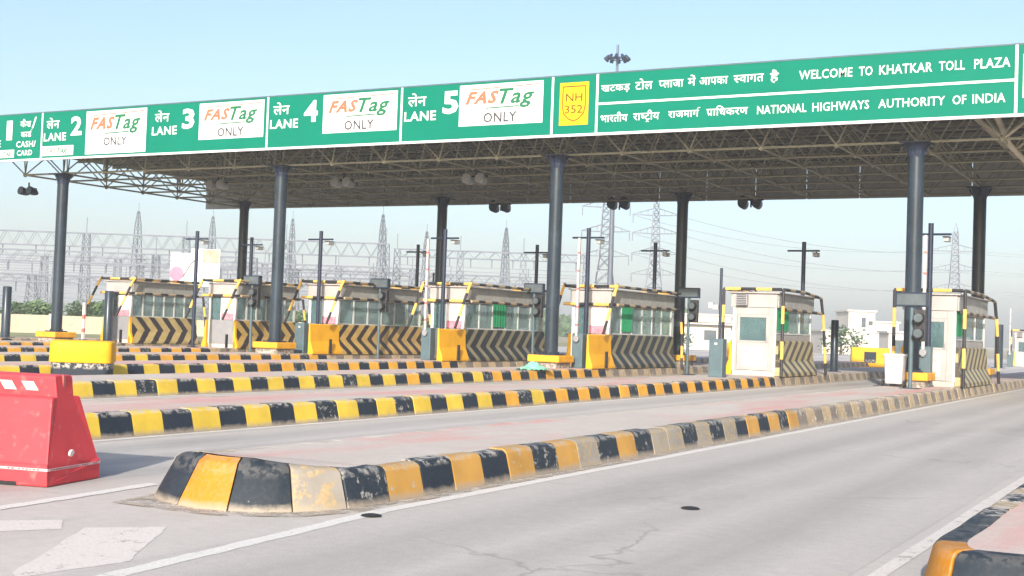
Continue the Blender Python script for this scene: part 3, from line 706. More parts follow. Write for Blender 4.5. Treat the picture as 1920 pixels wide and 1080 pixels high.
# ------------------------------------------------------------------ toll booths
IC = [rx-.875 for rx in RX]      # island centre lines
def booth(k, y0, L, style, chev, label, curtain=None, loc_=None, lead=1.6, npane=6):
    t = thing('toll_booth', loc_ or (IC[k], y0, .262), label, 'toll booth', 'toll booths under the canopy')
    PB, PY = M['pipe_b'], M['pipe_y']
    mb = MB(); mb.box(-.62, .62, .02, L-.02, 0, .14); mb.build('plinth', M['conc'], t)
    # guard walls, flared foot
    def wall_prof(sg): return [(sg*.84, 0), (sg*.84, .1), (sg*.72, .42), (sg*.69, .97), (sg*.64, 1.0), (sg*.63, 0)]
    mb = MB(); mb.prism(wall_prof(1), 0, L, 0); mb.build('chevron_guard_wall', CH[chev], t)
    if style == 2:
        mb = MB(); mb.rings([[(x*1., y, z) for x, z in wall_prof(1)] for y in (-lead, -lead+.12, -.004)]); mb.build('yellow_guard_wall', M['wallyellow'], t, bevel=.03)
        mb = MB(); mb.rings([[(x, y, z) for x, z in wall_prof(-1)] for y in (-.12, L)]); mb.build('yellow_guard_wall', M['wallyellow'], t, bevel=.03)
        mb = MB(); mb.box(.845, .9, -.75, -.66, .02, .5); mb.build('rubber_fender', M['dark'], t)
    else:
        mb = MB(); mb.rings([[(x, y, z) for x, z in wall_prof(-1)] for y in (-.05, L)]); mb.build('yellow_guard_wall', M['wallyellow'], t, bevel=.03)
    # cabin shell: posts, sill, fascia, roof
    xi = .6; z0, z1, z2 = (1.18 if style == 1 else 1.0), 1.86, 2.3
    for px in (-xi, xi):
        for py in (.03, L-.03): MB().box(px-.03, px+.03, py-.03, py+.03, .14, z2).build('corner_post', M['frame'], t)
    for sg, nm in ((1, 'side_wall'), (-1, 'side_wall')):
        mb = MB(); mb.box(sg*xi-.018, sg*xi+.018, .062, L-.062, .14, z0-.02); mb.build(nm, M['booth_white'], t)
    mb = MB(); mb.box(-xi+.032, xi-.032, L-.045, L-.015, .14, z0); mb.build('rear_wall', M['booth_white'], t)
    # fascia band: separate ribs
    nf = max(5, int(L/.62))
    for sg in (1, -1):
        for q in range(nf):
            a = .0+L*q/nf; mb = MB(); mb.box(sg*.68-.015, sg*.68+.015, a+.006, a+L/nf-.006, z1+.06, z2); mb.build('fascia_panel', M['fascia'], t)
    mb = MB(); mb.box(-.66, .66, -.03, -.003, z1+.06, z2); mb.build('fascia_panel', M['booth_white'], t)
    mb = MB(); mb.box(-.66, .66, L+.003, L+.03, z1+.06, z2); mb.build('fascia_panel', M['fascia'], t)
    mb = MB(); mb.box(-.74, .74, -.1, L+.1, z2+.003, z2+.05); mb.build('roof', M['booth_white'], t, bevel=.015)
    # side windows
    for sg in (1, -1):
        for q in range(npane):
            a = .07+(L-.14)*q/npane; b = .07+(L-.14)*(q+1)/npane
            f = MB(); f.box(sg*xi-.02, sg*xi+.02, a+.003, a+.035, z0, z1); f.box(sg*xi-.02, sg*xi+.02, b-.035, b-.003, z0, z1)
            f.box(sg*xi-.02, sg*xi+.02, a+.038, b-.038, z0, z0+.035); f.box(sg*xi-.02, sg*xi+.02, a+.038, b-.038, z1-.035, z1)
            fo = f.build('window_frame', M['frame'], t)
            p = MB(); p.box(sg*xi-.004, sg*xi+.004, a+.036, b-.036, z0+.036, z1-.036); p.build('window_pane', M['glass'], fo)
            if curtain is not None and q == curtain and sg == 1:
                c = MB(); n = 10
                zs = [(xi+.036+(.01 if i % 2 else -.01), a-.01+(b-a+.02)*i/n) for i in range(n+1)]
                c.rings([[(x, y, z0+.1) for x, y in zs], [(x, y, z1+.04) for x, y in zs]], 0, False, False); c.build('curtain', M['curtain'], t)
            elif sg == 1 and random.Random(k*50+q).random() < .45:      # blinds and notices behind some panes
                hh = random.Random(k*90+q).choice([z0+.1, z0+.35, z0+.5]); MB().box(xi-.07, xi-.06, a+.05, b-.05, hh, z1-.03).build('blind', M[random.Random(k*31+q).choice(['poster', 'white', 'billblue', 'inner'])], t)
    # front wall
    if style == 1:
        mb = MB(); mb.box(-xi+.032, -.5, 0, .04, .14, z1+.05); mb.box(.42, xi-.032, 0, .04, .14, z1+.05); mb.box(-.497, .417, 0, .04, 1.72, z1+.05); mb.build('front_wall', M['booth_white'], t)
        d = MB(); d.box(-.495, .415, .005, .045, .15, .93); d.box(-.495, -.42, .005, .045, .933, 1.717); d.box(.34, .415, .005, .045, .933, 1.717); d.box(-.417, .337, .005, .045, 1.63, 1.717); d.box(-.417, .337, .005, .045, .933, .98)
        do = d.build('door', M['booth_white'], t, bevel=.006, seg=1)
        e = MB(); e.box(-.36, .28, -.006, .004, .24, .82); e.build('door_panel', M['white'], do, bevel=.01)
        e = MB()
        for ex, ez in ((-.2, .66), (.14, .66), (-.2, .36), (.14, .36)): e.box(ex-.05, ex+.05, -.012, -.007, ez-.03, ez+.03)
        e.build('door_emblem', M['fascia'], do)
        e = MB(); e.tube([(.38, -.03, .98), (.38, -.03, 1.1)], .012, 6); e.build('handle', M['silver'], do)
        p = MB(); p.box(-.416, .336, .02, .028, .982, 1.628); p.build('window_pane', M['glass_dark'], do)
        a = MB(); a.box(-.5, -.18, -.16, -.032, z1+.1, z2-.03); ao = a.build('air_conditioner', M['silver'], t, bevel=.01)
        g = MB()
        for q in range(6): g.box(-.48, -.2, -.168, -.161, z1+.13+.05*q, z1+.15+.05*q)
        g.build('grille', M['dark'], ao)
    else:
        mb = MB(); mb.box(-xi+.032, xi-.032, 0, .04, .14, z0); mb.build('front_wall', M['silver'], t)
        f = MB()
        for x in (-xi+.05, -.06, xi-.05): f.box(x-.02, x+.02, .0, .04, z0+.003, z1+.05)
        fo = f.build('window_frame', M['frame'], t)
        p = MB(); p.box(-xi+.072, -.082, .015, .022, z0+.003, z1+.05); p.build('window_pane', M['glass_dark'], fo)
        p = MB(); p.box(-.038, xi-.072, .015, .022, z0+.003, z1+.05); p.build('window_pane', M['glass'], fo)
        q = MB(); q.box(-.03, .5, -.004, .012, 1.25, z1+.02, 0); q.box(-.03, .5, -.004, .012, z0+.02, 1.247, 1)
        q.build('poster', [M['poster'], M['pink']], t)
    # inside: counter, chair, screen
    mb = MB(); mb.box(.1, .55, .5, L-.5, .78, .83); mb.box(.48, .55, .5, L-.5, .15, .777); mb.build('counter', M['inner'], t)
    mb = MB(); mb.box(-.35, .02, L*.45, L*.45+.06, .7, 1.3); mb.box(-.35, .02, L*.45-.35, L*.45-.01, .58, .66); mb.tube([(-.17, L*.45-.15, .15), (-.17, L*.45-.15, .58)], .03, 8); mb.build('chair', M['dark'], t, bevel=.02)
    mb = MB(); mb.box(.22, .26, L*.5-.2, L*.5+.2, .95, 1.25); mb.box(.2, .3, L*.5-.05, L*.5+.05, .832, .947); mb.build('screen', M['dark'], t)
    # striped pipe guards
    r = .045
    def pipe(pts, st=0, step=.4, faded=False): MB().band_tube(pts, r, step, 8, st).build('guard_pipe', [PB, M['pipe_t'] if faded else PY], t, smooth=True)
    zt, zb = z2+.12, z1+.02
    if style == 1:
        for sg in (-1, 1):
            pipe([(sg*.86, -.16, 0), (sg*.86, -.16, zt)], 0, .49)
        pipe([(-.81, -.16, zt), (.81, -.16, zt)], 1, .45)
        pipe([(.86, -.11, zt), (.86, L*.55, zt), (.86, L+.15, zt-.1), (.86, L+.16, zt-.11)], 0, .5, True)
        pipe([(.86, L+.17, zt-.1), (.9, L+.35, zt-.75), (.95, L+.6, 0)], 0, .5)
        pipe([(.78, -.11, zb), (.78, L*.8, zb-.01), (.84, L+.25, zb-.02)], 0, .5, True)
        pipe([(-.86, -.11, zt), (-.86, L+.15, zt-.02)], 0, .5)
    else:
        for z in (zt, zb):
            pipe([(-.86, -.12, z), (.86, -.12, z)], 0 if z == zt else 1, .5)
            pipe([(.86, -.02, z), (.86, L+.05, z)], 1, .42, True); pipe([(-.86, -.02, z), (-.86, L+.05, z)], 1, .42)
            pipe([(-.76, L+.1, z), (.76, L+.1, z)], 1, .42)
        pipe([(.86, -.95, 1.02), (.87, -.2, zt-.1), (.87, -.07, zt+.06)], 0, .42)
        pipe([(-.86, -.95, 1.02), (-.87, -.2, zt-.1), (-.87, -.07, zt+.06)], 0, .42)
        for sg in (1, -1): pipe([(sg*.87, L+.12, zb), (sg*.88, L+.3, 1.0), (sg*.9, L+.3, 0)], 0, .4)
    b = MB(); b.tube([(-.3, 1.0, z2+.05), (-.3, 1.0, z2+.2)], .035, 8); b.build('beacon', M['pipe_b'], t)
    return t
booth(0, 33.55, 4.6, 1, 'a', 'rightmost toll booth, white door behind the boom, striped posts, beside the open road', 0, npane=3)
booth(1, 34.85, 3.55, 1, 'a', 'white toll booth with green curtain and striped corner post, second from the right', 0, npane=3)
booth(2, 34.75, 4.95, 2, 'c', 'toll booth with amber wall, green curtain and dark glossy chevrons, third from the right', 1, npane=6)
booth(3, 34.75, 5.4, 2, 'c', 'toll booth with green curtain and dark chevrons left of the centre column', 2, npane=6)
booth(4, 34.9, 5.1, 2, 'e', 'toll booth with broad amber wall and tan left-pointing chevrons, pink poster in front', None)
booth(5, 35.55, 3.4, 2, 'f', 'short toll booth with grey front panels partly behind the second front column', None, lead=.1)
booth(6, 35.45, 3.5, 2, 'g', 'leftmost toll booth, silver front and right-pointing chevrons, near the cream wall', None, lead=.1)

# ------------------------------------------------------------------ lane equipment
def place(proto, makers, items, group):
    for i, (p, lb) in enumerate(items):
        if i == 0: proto.location = p; proto['label'] = lb; proto['group'] = group
        else: clone(proto, p, lb, group)
# camera poles
def camera_pole(h=4.1):
    t = thing('camera_pole', (0, 0, 0), '', 'camera pole')
    MB().tube([(0, 0, 0), (0, 0, h)], .065, 10).build('pole', M['navy'], t, smooth=True)
    mb = MB(); mb.box(-.14, .14, -.14, .14, 0, .03); mb.build('foot_plate', M['navy'], t)
    MB().tube([(-.52, 0, h-.28), (.5, 0, h-.28)], .028, 8).build('cross_arm', M['navy'], t)
    mb = MB(); mb.tube([(.4, 0, h-.3), (.4, 0, h-.36)], .02, 6); mb.box(.33, .47, -.2, .12, h-.47, h-.36); c = mb.build('camera', M['lamp_grey'], t, bevel=.02)
    mb = MB(); mb.box(.32, .48, -.26, .12, h-.358, h-.345); mb.build('sunshade', M['navy'], c)
    return t
nm = ['rightmost', 'second', 'third', 'fourth', 'fifth', 'sixth', 'seventh']
KZ = .264
place(camera_pole(), None,
      [((IC[0]+.02, 34.0-.75, KZ), 'dark camera pole in front of the rightmost booth, beside the raised boom'),
       ((IC[2]+.17, 34.05, KZ), 'dark camera pole right of the centre column and its raised boom'),
       ((IC[3]+.2, 34.1, KZ), 'dark camera pole by the raised white boom, left of the green-curtained booth'),
       ((IC[4]+.08, 34.5, KZ), 'dark camera pole at the amber wall of the booth with tan left-pointing chevrons'),
       ((IC[5]-.1, 34.2, KZ), 'dark camera pole in front of the white billboard, second from the left'),
       ((IC[1]+.05, 39.4, KZ), 'dark camera pole rising behind the white booth, with a camera on its right arm'),
       ((IC[2]+.0, 39.6, KZ), 'dark camera pole behind the third booth from the right, before the pylon with arms'),
       ((IC[3]-.0, 40.7, KZ), 'dark camera pole behind the booth just left of the centre column'),
       ((IC[4]-.0, 40.6, KZ), 'dark camera pole behind the tan chevron booth, left of a rear column'),
       ((IC[5]-.0, 37.0, KZ), 'short-looking dark camera pole standing right of the white billboard')], 'camera poles on the toll islands')
# boom barriers
def boom(h_arm=3.0):
    t = thing('boom_barrier', (0, 0, 0), '', 'boom barrier')
    mb = MB(); mb.box(-.17, .17, -.15, .15, 0, 1.0); c = mb.build('cabinet', M['cabinet'], t, bevel=.02)
    mb = MB(); mb.box(-.1, .1, -.157, -.151, .3, .75); mb.build('cabinet_door', M['cabinet'], c); mb = MB(); mb.box(-.04, .04, -.162, -.152, .8, .86); mb.build('label_plate', M['white'], c)
    mb = MB(); x = .0; z = .75; q = 0
    while z < .75+h_arm:
        sz = .46 if q % 2 == 0 else .06
        mb.box(-.035, .035, -.235, -.17, z, min(z+sz, .75+h_arm), q % 2); z += sz; q += 1
    mb.build('boom_arm', [M['white'], M['boomred']], t)
    mb = MB(); mb.tube([(0, -.25, .85), (0, -.15, .85)], .09, 12); mb.build('pivot', M['silver'], t, smooth=True)
    return t
place(boom(), None,
      [((IC[0]+.02, 32.85, KZ), 'raised white and red boom on a teal cabinet in front of the rightmost booth'),
       ((IC[2]+.27, 33.45, KZ), 'raised white boom just right of the centre column'),
       ((IC[3]-.0, 33.65, KZ), 'tall raised white boom left of the green-curtained booth, by a rear column'),
       ], 'raised lane booms')
def boom_box(loc_, label):
    t = thing('boom_cabinet', loc_, label, 'cabinet', 'boom cabinets without an arm in view')
    mb = MB(); mb.box(-.19, .19, -.16, .16, 0, 1.0); c = mb.build('cabinet', M['cabinet'], t, bevel=.02)
    mb = MB(); mb.box(-.12, .12, -.168, -.161, .2, .8); mb.build('cabinet_door', M['cabinet'], t); mb = MB(); mb.box(-.04, .04, -.172, -.162, .84, .9); mb.build('label_plate', M['white'], t)
boom_box((IC[4]-.0, 33.8, KZ), 'teal-grey cabinet right of the second front column, beside the tan chevron booth')
boom_box((IC[1]+.0, 31.9, KZ), 'teal cabinet standing left of the white booth with the green curtain')
# leaning pink boom by the leftmost booth
t = thing('boom_barrier', (-36.6, 33.9, KZ), 'pale pink boom arm raised left of the leftmost booth', 'boom barrier', 'raised lane booms')
mb = MB(); mb.box(-.05, .05, -.04, .04, .1, 1.45, 0); mb.box(-.051, .051, -.041, .041, .35, .5, 1); mb.box(-.051, .051, -.041, .041, .85, 1.0, 1); mb.build('boom_arm', [M['tape'], M['boomred']], t); mb = MB(); mb.box(-.1, .1, -.1, .1, 0, .1); mb.build('foot', M['cabinet'], t)
# lane signal stands
def signal(h=2.9):
    t = thing('lane_signal', (0, 0, 0), '', 'traffic signal')
    MB().tube([(0, 0, 0), (0, 0, h-.2)], .05, 10).build('pole', M['cabinet'], t, smooth=True)
    mb = MB(); mb.box(-.22, .22, -.22, .22, 0, .03); mb.build('foot_plate', M['navy'], t)
    mb = MB(); mb.box(-.37, .37, -.1, .08, h-.34, h); d = mb.build('display', M['navy'], t, bevel=.015)
    mb = MB(); mb.box(-.33, .33, -.106, -.101, h-.3, h-.04); mb.build('display_face', M['bldshade'], d)
    mb = MB(); mb.box(.07, .33, -.1, .08, h-1.15, h-.4); s = mb.build('signal_head', M['pipe_b'], t, bevel=.02)
    for z in (h-.96, h-.6):
        mb = MB(); mb.tube([(.2, -.1, z), (.2, -.3, z)], [.115, .12], 14); mb.build('signal_hood', M['dark'], s, smooth=True)
        mb = MB(); mb.tube([(.2, -.302, z), (.2, -.305, z)], [.1, .1], 14); mb.build('signal_lens', M['bldshade'], s)
    return t
place(signal(), None,
      [((RX[2]+.1, 40.3, 0), 'lane signal stand at the right end of the third booth, half behind a rear column'),
       ((RX[3]+.1, 38.76, 0), 'lane signal stand just left of the centre column'),
       ((RX[4]+.1, 36.8, 0), 'lane signal stand before the tan chevron wall, left of the tall white boom'),
       ((RX[5]+.1, 36.0, 0), 'lane signal stand left of the second front column')], 'lane signal stands')
t = signal(2.28); t.location = (IC[0]+.06, 31.0, .25); t['label'] = 'lane signal stand with dark display in front of the right front column'; t['group'] = 'lane signal stands'
# thin posts with little white cameras
for x, y, h, lb in [(IC[1], 32.0, 2.85, 'thin dark post left of the white booth, small white camera halfway up'), (IC[4]+.1, 41.6, 3.1, 'thin dark post left of the tall raised boom'),
                    (IC[3]+.2, 41.4, 3.0, 'thin dark post close to the left of the centre column')]:
    t = thing('thin_post', (x, y, KZ), lb, 'post', 'thin posts on the islands')
    MB().tube([(0, 0, 0), (0, 0, h)], .04, 8).build('post', M['navy'], t, smooth=True)
    mb = MB(); mb.box(-.22, -.05, -.05, .05, h*.62, h*.66); mb.box(-.3, -.18, -.09, .05, h*.63, h*.68); mb.build('camera', M['white'], t)
# steel bollards
for x, y, h, r, lb in [(-36.5, 35.0, 1.93, .17, 'thick dark steel bollard left of the leftmost booth'), (-41.5, 34.5, 2.0, .17, 'thick dark steel bollard at the left edge of the photo'),
                       (-11.3, 43.4, 1.75, .13, 'dark steel bollard behind the white booth with the green curtain'), (-11.3, 81.2, 2.6, .24, 'dark steel bollard in the far lanes, right of the rightmost booth')]:
    t = thing('steel_bollard', (x, y, KZ if y < 60 else 0), lb, 'bollard', 'dark steel bollards')
    MB().tube([(0, 0, 0), (0, 0, h-.03), (0, 0, h)], [r, r, r*.85], 16).build('tube', M['column'], t, smooth=True)
    mb = MB(); mb.box(-r*1.5, r*1.5, -r*1.5, r*1.5, 0, .025); mb.build('foot_plate', M['navy'], t)

# ------------------------------------------------------------------ loose things on the near islands
# red water barrier
A_ = math.atan2(.24, .97)
bar = thing('plastic_barrier', (-7.83, 6.96, .004), 'red plastic road barrier with white reflective stripes, front left', 'barrier', None, A_)
# local frame: +x along the length towards the camera's left is -x ; y = across (away from camera)
LEN_, HW, MID = 2.0, .36, .36
def sect(x, k=0.):   # closed profile in (y,z) at length position x
    return x
prof = [(0, 0), (0, .155), (.02, .175), (.17, .66), (.185, .675), (.245, .675), (.245, .83), (.26, .845), (.46, .845), (.475, .83), (.475, .675), (.535, .675), (.55, .66), (.7, .175), (.72, .155), (.72, 0)]
ins = [0, 0, .012, .1, .108, .112, .13, .145, .145, .13, .112, .108, .1, .012, 0, 0]
mb = MB()
mb.rings([[(-i_, y, z) for (y, z), i_ in zip(prof, ins)], [(-LEN_+i_, y, z) for (y, z), i_ in zip(prof, ins)]])
body = mb.build('body', M['red'], bar, bevel=.012, seg=3)
mb = MB(); mb.box(-.128-.002+.0, -.1185+.004, .335, .375, .69, .83); 
mb = MB(); mb.box(-.15, -.124, .34, .372, .69, .842); mb.build('end_slot', M['boomred'], body)
for q in range(8):
    x = -.28-.2*q
    mb = MB(); mb.add([(x, .2435, .72), (x-.11, .2435, .72), (x-.16, .2435, .79), (x-.05, .2435, .79)], [(0, 1, 2, 3)]); mb.build('reflective_stripe', M['tape'], bar)
mb = MB(); mb.box(-.41-.02, -.27, -.004, -.002, .0, .03); mb.build('fork_slot', M['dark'], body)
# printed strip near the foot
mb = MB()
mb.box(-LEN_, -.0, -.004, -.001, .12, .14, 0); mb.box(.001, .004, 0.0, .72, .12, .14, 0)
for q in range(60):
    if random.random() < .8: mb.box(-LEN_+.02+q*.032, -LEN_+.02+q*.032+random.uniform(.012, .026), -.0055, -.0042, .126, .134, 1)
for q in range(20):
    if random.random() < .8: mb.box(.0042, .0055, .04+q*.032, .04+q*.032+random.uniform(.012, .026), .126, .134, 1)
mb.build('printed_strip', [M['pinktape'], M['lettergrey']], bar)
mb = MB(); mb.tube([(-.006, .3, .24), (.012, .3, .236)], .028, 10); mb.build('drain_plug', M['tape'], bar)

# yellow and black crash block
blk = thing('crash_block', (-20.0, 18.55, 0), 'rounded yellow over black crash block standing behind the red barrier', 'crash block', 'yellow crash blocks', R(40))
def rrect(hx, hy, r, z, n=4):
    out = []
    for cx_, cy_, a0 in ((hx-r, hy-r, 0), (-hx+r, hy-r, 90), (-hx+r, -hy+r, 180), (hx-r, -hy+r, 270)):
        for q in range(n+1): a = R(a0+90*q/n); out.append((cx_+r*math.cos(a), cy_+r*math.sin(a), z))
    return out
mb = MB(); mb.rings([rrect(.57, .38, .12, 0), rrect(.57, .38, .12, .35)]); mb.build('black_base', M['k_black'], blk, smooth=True)
mb = MB(); mb.rings([rrect(.6, .41, .13, .352), rrect(.61, .42, .13, .38), rrect(.6, .41, .13, .76), rrect(.56, .37, .11, .79)]); mb.build('yellow_top', M['wallyellow'], blk, smooth=True)
# far crash walls
for (x, y, wd_, lb) in [(-15.55, 66.8, 1.9, 'yellow crash wall with a dark square panel, right of the white booth'), (-21.8, 66, 2.2, 'yellow crash wall with a dark panel seen left of the white booth')]:
    t = thing('crash_block', (x, y, 0), lb, 'crash block', 'yellow crash blocks', R(20))
    mb = MB(); mb.box(-wd_/2, wd_/2, -.3, .3, 0, 1.0); mb.build('wall', M['wallyellow'], t, bevel=.05)
    mb = MB(); mb.box(-.32, .28, -.31, -.301, .22, .78); mb.build('dark_panel', M['k_black'], t)
# white portable box by the right signal
t = thing('white_bin', (-6.78, 31.75, KZ), 'white plastic bin on black wheels by the right front column', 'bin')
mb = MB(); mb.rings([rrect(.2, .18, .05, .08), rrect(.24, .22, .06, .74)]); mb.build('tub', M['white'], t, smooth=True)
mb = MB(); mb.rings([rrect(.26, .24, .06, .742), rrect(.25, .23, .06, .8)]); mb.build('lid', M['white'], t, smooth=True)
for sg in (-1, 1):
    mb = MB(); mb.tube([(sg*.23, -.12, .08), (sg*.28, -.12, .08)], .08, 12); mb.build('wheel', M['dark'], t, smooth=True)
# crumpled green sheet
mb = MB(); n = 14; rr = random.Random(5)
pts = [[(i/n*1.0-.5, j/n*.6-.3, max(0, .2*math.exp(-((i/n-.5)**2*9+(j/n-.5)**2*12))+rr.uniform(-.03, .03))) for j in range(n+1)] for i in range(n+1)]
vs_ = [p for row in pts for p in row]; mb.add(vs_, [(i*(n+1)+j, (i+1)*(n+1)+j, (i+1)*(n+1)+j+1, i*(n+1)+j+1) for i in range(n) for j in range(n)])
tag(mb.build('green_sheet', M['cloth'], None, (-15.75, 30.0, KZ+.005), smooth=True, rot=1.3), 'crumpled pale green plastic sheet on the third island, left of the centre column foot', 'plastic sheet')
# road studs
for x, y, lb in [(-3.54, 9.44, 'dark road stud out in the middle of the wide right-hand lane'), (-5.15, 7.45, 'dark road stud on the white edge line by the near kerb')]:
    t = thing('road_stud', (x, y, .009), lb, 'road stud', 'dark road studs')
    mb = MB(); mb.tube([(0, 0, 0), (0, 0, .006), (0, 0, .012)], [.075, .065, .035], 14); mb.build('body', M['dark'], t, smooth=True)

# ------------------------------------------------------------------ background: wall, trees, buildings, billboard, high mast
t = thing('boundary_wall', (-62, 52, 0), 'cream boundary wall beyond the lanes at the left', 'wall')
p0 = Vector((-70.5, 16)); p1 = Vector((-58, 84)); d = (p1-p0); Lw = d.length; d.normalize(); n_ = Vector((-d.y, d.x)); nseg = 17
for q in range(nseg):
    a = p0+d*(Lw*q/nseg+.01); b = p0+d*(Lw*(q+1)/nseg-.01)
    mb = MB(); pp = []
    for z in (-.1, 1.1):
        for P in (a, b, b+n_*.2, a+n_*.2): pp.append((P.x+62, P.y-52, z))
    mb.hexa(pp); mb.build('wall_panel', M['wallcream'], t)
    mb = MB(); c = p0+d*(Lw*q/nseg); mb.box(c.x+62-.17, c.x+62+.17, c.y-52-.17, c.y-52+.17, -.1, 1.18); mb.build('pier', M['wallcream'], t)

def crown_mesh(name, mat, n, rx, rz, leaf, seed, clumps=9):
    rr = random.Random(seed); vs_, fs = [], []
    cl = [(rr.uniform(-.6, .6)*rx, rr.uniform(-.6, .6)*rx, rr.uniform(.25, .85)*rz, rr.uniform(.3, .5)*rx) for _ in range(clumps)]
    for _ in range(n):
        cx_, cy_, cz_, cr = rr.choice(cl); v = Vector((rr.gauss(0, 1), rr.gauss(0, 1), rr.gauss(0, 1))).normalized()*cr*rr.uniform(.55, 1.08)
        p = Vector((cx_, cy_, cz_))+Vector((v.x, v.y, v.z*.8)); a = Vector((rr.gauss(0, 1), rr.gauss(0, 1), rr.gauss(0, .6))).normalized(); b = a.orthogonal().normalized(); s_ = leaf*rr.uniform(.6, 1.3); o = len(vs_)
        vs_ += [p-a*s_, p+b*s_*.5, p+a*s_, p-b*s_*.5]; fs.append((o, o+1, o+2, o+3))
    me = bpy.data.meshes.new(name); me.from_pydata(vs_, [], fs); me.materials.append(mat); return me
sparse = crown_mesh('crown', M['leaf_b'], 420, 2.4, 2.9, .2, 9, 12)
crowns = [crown_mesh('crown', M['leaf_a' if s % 2 else 'leaf_b'], 1500, 2.4, 2.9, .22, s) for s in range(4)]
tr_me = MB().tube([(0, 0, 0), (.05, 0, .6), (0, .05, 1.4)], [.14, .11, .06], 7).mesh('trunk', M['bark'])
def tree(x, y, s_, v, label, group):
    t = thing('tree', (x, y, -.02), label, 'tree', group); o = put('crown', crowns[v] if v < 4 else sparse, t); o.scale = (s_, s_, s_*.95); o.rotation_euler = (0, 0, x*1.7); u = put('trunk', tr_me, t); u.scale = (s_, s_, s_)
rr = random.Random(3)
for q in range(36):
    f = q/35; x = -92+f*36+rr.uniform(-1, 1); y = 46+f*50+rr.uniform(-2, 2)
    tree(x, y, rr.uniform(.62, .8), q % 4, 'leafy green bush tree in the row behind the cream wall', 'green trees behind the cream wall')
tree(-28.6, 112, 1.0, 4, 'small dark leafy tree in front of the white building with the tower', 'small trees before the white buildings')
tree(-39.4, 101, .6, 4, 'small dark tree before the low white building left of the white booth', 'small trees before the white buildings')
tree(-23.5, 118, .7, 4, 'dark round tree between the two right-hand white buildings', 'small trees before the white buildings')
# far treeline, one hazy mass
rr = random.Random(11); vs_, fs = [], []
for q in range(26000):
    f = rr.random(); x = -330+f*270; y = 300+90*math.sin(f*5)+rr.uniform(-8, 8); hmax = 3.6+1.4*math.sin(f*37)+1.1*math.sin(f*91); z = rr.uniform(0, 1)**1.3*hmax
    p = Vector((x, y, z)); a = Vector((rr.gauss(0, 1), rr.gauss(0, .5), rr.gauss(0, .7))).normalized(); b = a.orthogonal().normalized(); s_ = rr.uniform(.5, 1.1); o = len(vs_)
    vs_ += [p-a*s_, p+b*s_*.6, p+a*s_, p-b*s_*.6]; fs.append((o, o+1, o+2, o+3))
me = bpy.data.meshes.new('treeline'); me.from_pydata(vs_, [], fs); me.materials.append(M['leaf_b'])
tag(put('distant_treeline', me), 'hazy line of far trees along the horizon', 'trees', kind='stuff')

def building(name, x, y, rz, blocks, label, wins):
    t = thing(name, (x, y, -.03), label, 'building', 'white buildings beyond the plaza', rz)
    for (x0, x1, y0, y1, z0, z1) in blocks:
        mb = MB(); mb.box(x0, x1, y0, y1, z0, z1); w_ = mb.build('wall', M['bldwhite'], t)
        mb = MB(); mb.box(x0-.15, x1+.15, y0-.15, y1+.15, z1+.003, z1+.16); mb.build('parapet', M['bldwhite'], t)
    for (x0, x1, yy, z0, z1) in wins:
        f = MB().box(x0, x1, yy-.03, yy-.004, z0, z1).build('window', M['bldshade'], t)
        MB().box(x0-.06, x1+.06, yy-.08, yy-.003, z1+.003, z1+.1).build('lintel', M['bldwhite'], f); MB().box(x0-.06, x1+.06, yy-.08, yy-.003, z0-.1, z0-.003).build('sill', M['bldwhite'], f)
building('low_building', -40.0, 109.3, R(29), [(-2.4, 2.2, 0, 6, 0, 3.1), (-2.9, 2.7, -.6, -.16, 2.3, 2.5), (2.25, 4.5, .5, 6, 0, 2.4)], 'low white building left of the white booth', [(-.2, .9, 0, .9, 1.8), (2.7, 3.6, .5, .9, 1.7)])
building('tower_building', -29.0, 121, R(27), [(-3.6, 3.2, 0, 7, 0, 2.1), (-1.3, 1.15, -.3, 5, 0, 4.05), (1.2, 3.6, .6, 6, 0, 3.1)], 'white building with a raised tower block, right of the white booth',
         [(-.1, .3, -.3, 2.6, 3.5), (-2.8, -1.8, 0, .7, 1.5), (1.6, 2.4, .6, 1.6, 2.3), (2.6, 3.2, .6, 1.6, 2.3), (.55, .95, -.3, 2.8, 3.2)])
building('kiosk_building', -21.3, 102.3, R(27), [(-1.1, 1.1, 0, 3, 0, 2.05)], 'small white block with a dark opening, left of the right front column', [(-.6, .6, 0, .3, 1.5)])

# billboard
t = thing('billboard', (-76.8, 83.2, 0), 'white advertising billboard with a pink-red roundel above the left booths', 'billboard', None, R(29))
mb = MB(); mb.box(-2.1, 2.1, 0, .12, 3.95, 6.75); mb.build('panel', M['signwhite'], t)
mb = MB(); mb.box(-.35, 2.1, 0, .12, 6.753, 7.15); mb.build('panel_top', M['signwhite'], t)
mb = MB(); mb.tube([(-1.55, -.012, 4.95), (-1.55, -.004, 4.95)], .62, 20); mb.build('roundel', M['billred'], t)
MB().box(-1.75, -.45, -.01, -.003, 6.25, 6.6).build('printed_picture', M['lamp_grey'], t); MB().box(.6, 2.05, -.01, -.003, 5.95, 7.1).build('printed_picture', M['tan'], t)
mb = MB(); mb.box(-.7, 2.05, -.01, -.003, 3.98, 4.6); mb.build('printed_band', M['billblue'], t)
mb = MB(); pr_ = [Vector((-1.0+.12*q, -.012, 4.7+1.55*math.sin(q/10*1.5))) for q in range(11)]
for a, b in zip(pr_[:-1], pr_[1:]): mb.tube([a, b], .05, 4)
mb.build('printed_arc', M['lettergrey'], t)
for x in (-1.4, 0, 1.4):
    MB().tube([(x, .2, 0), (x, .2, 6.6)], .09, 8).build('leg', M['pylon'], t)
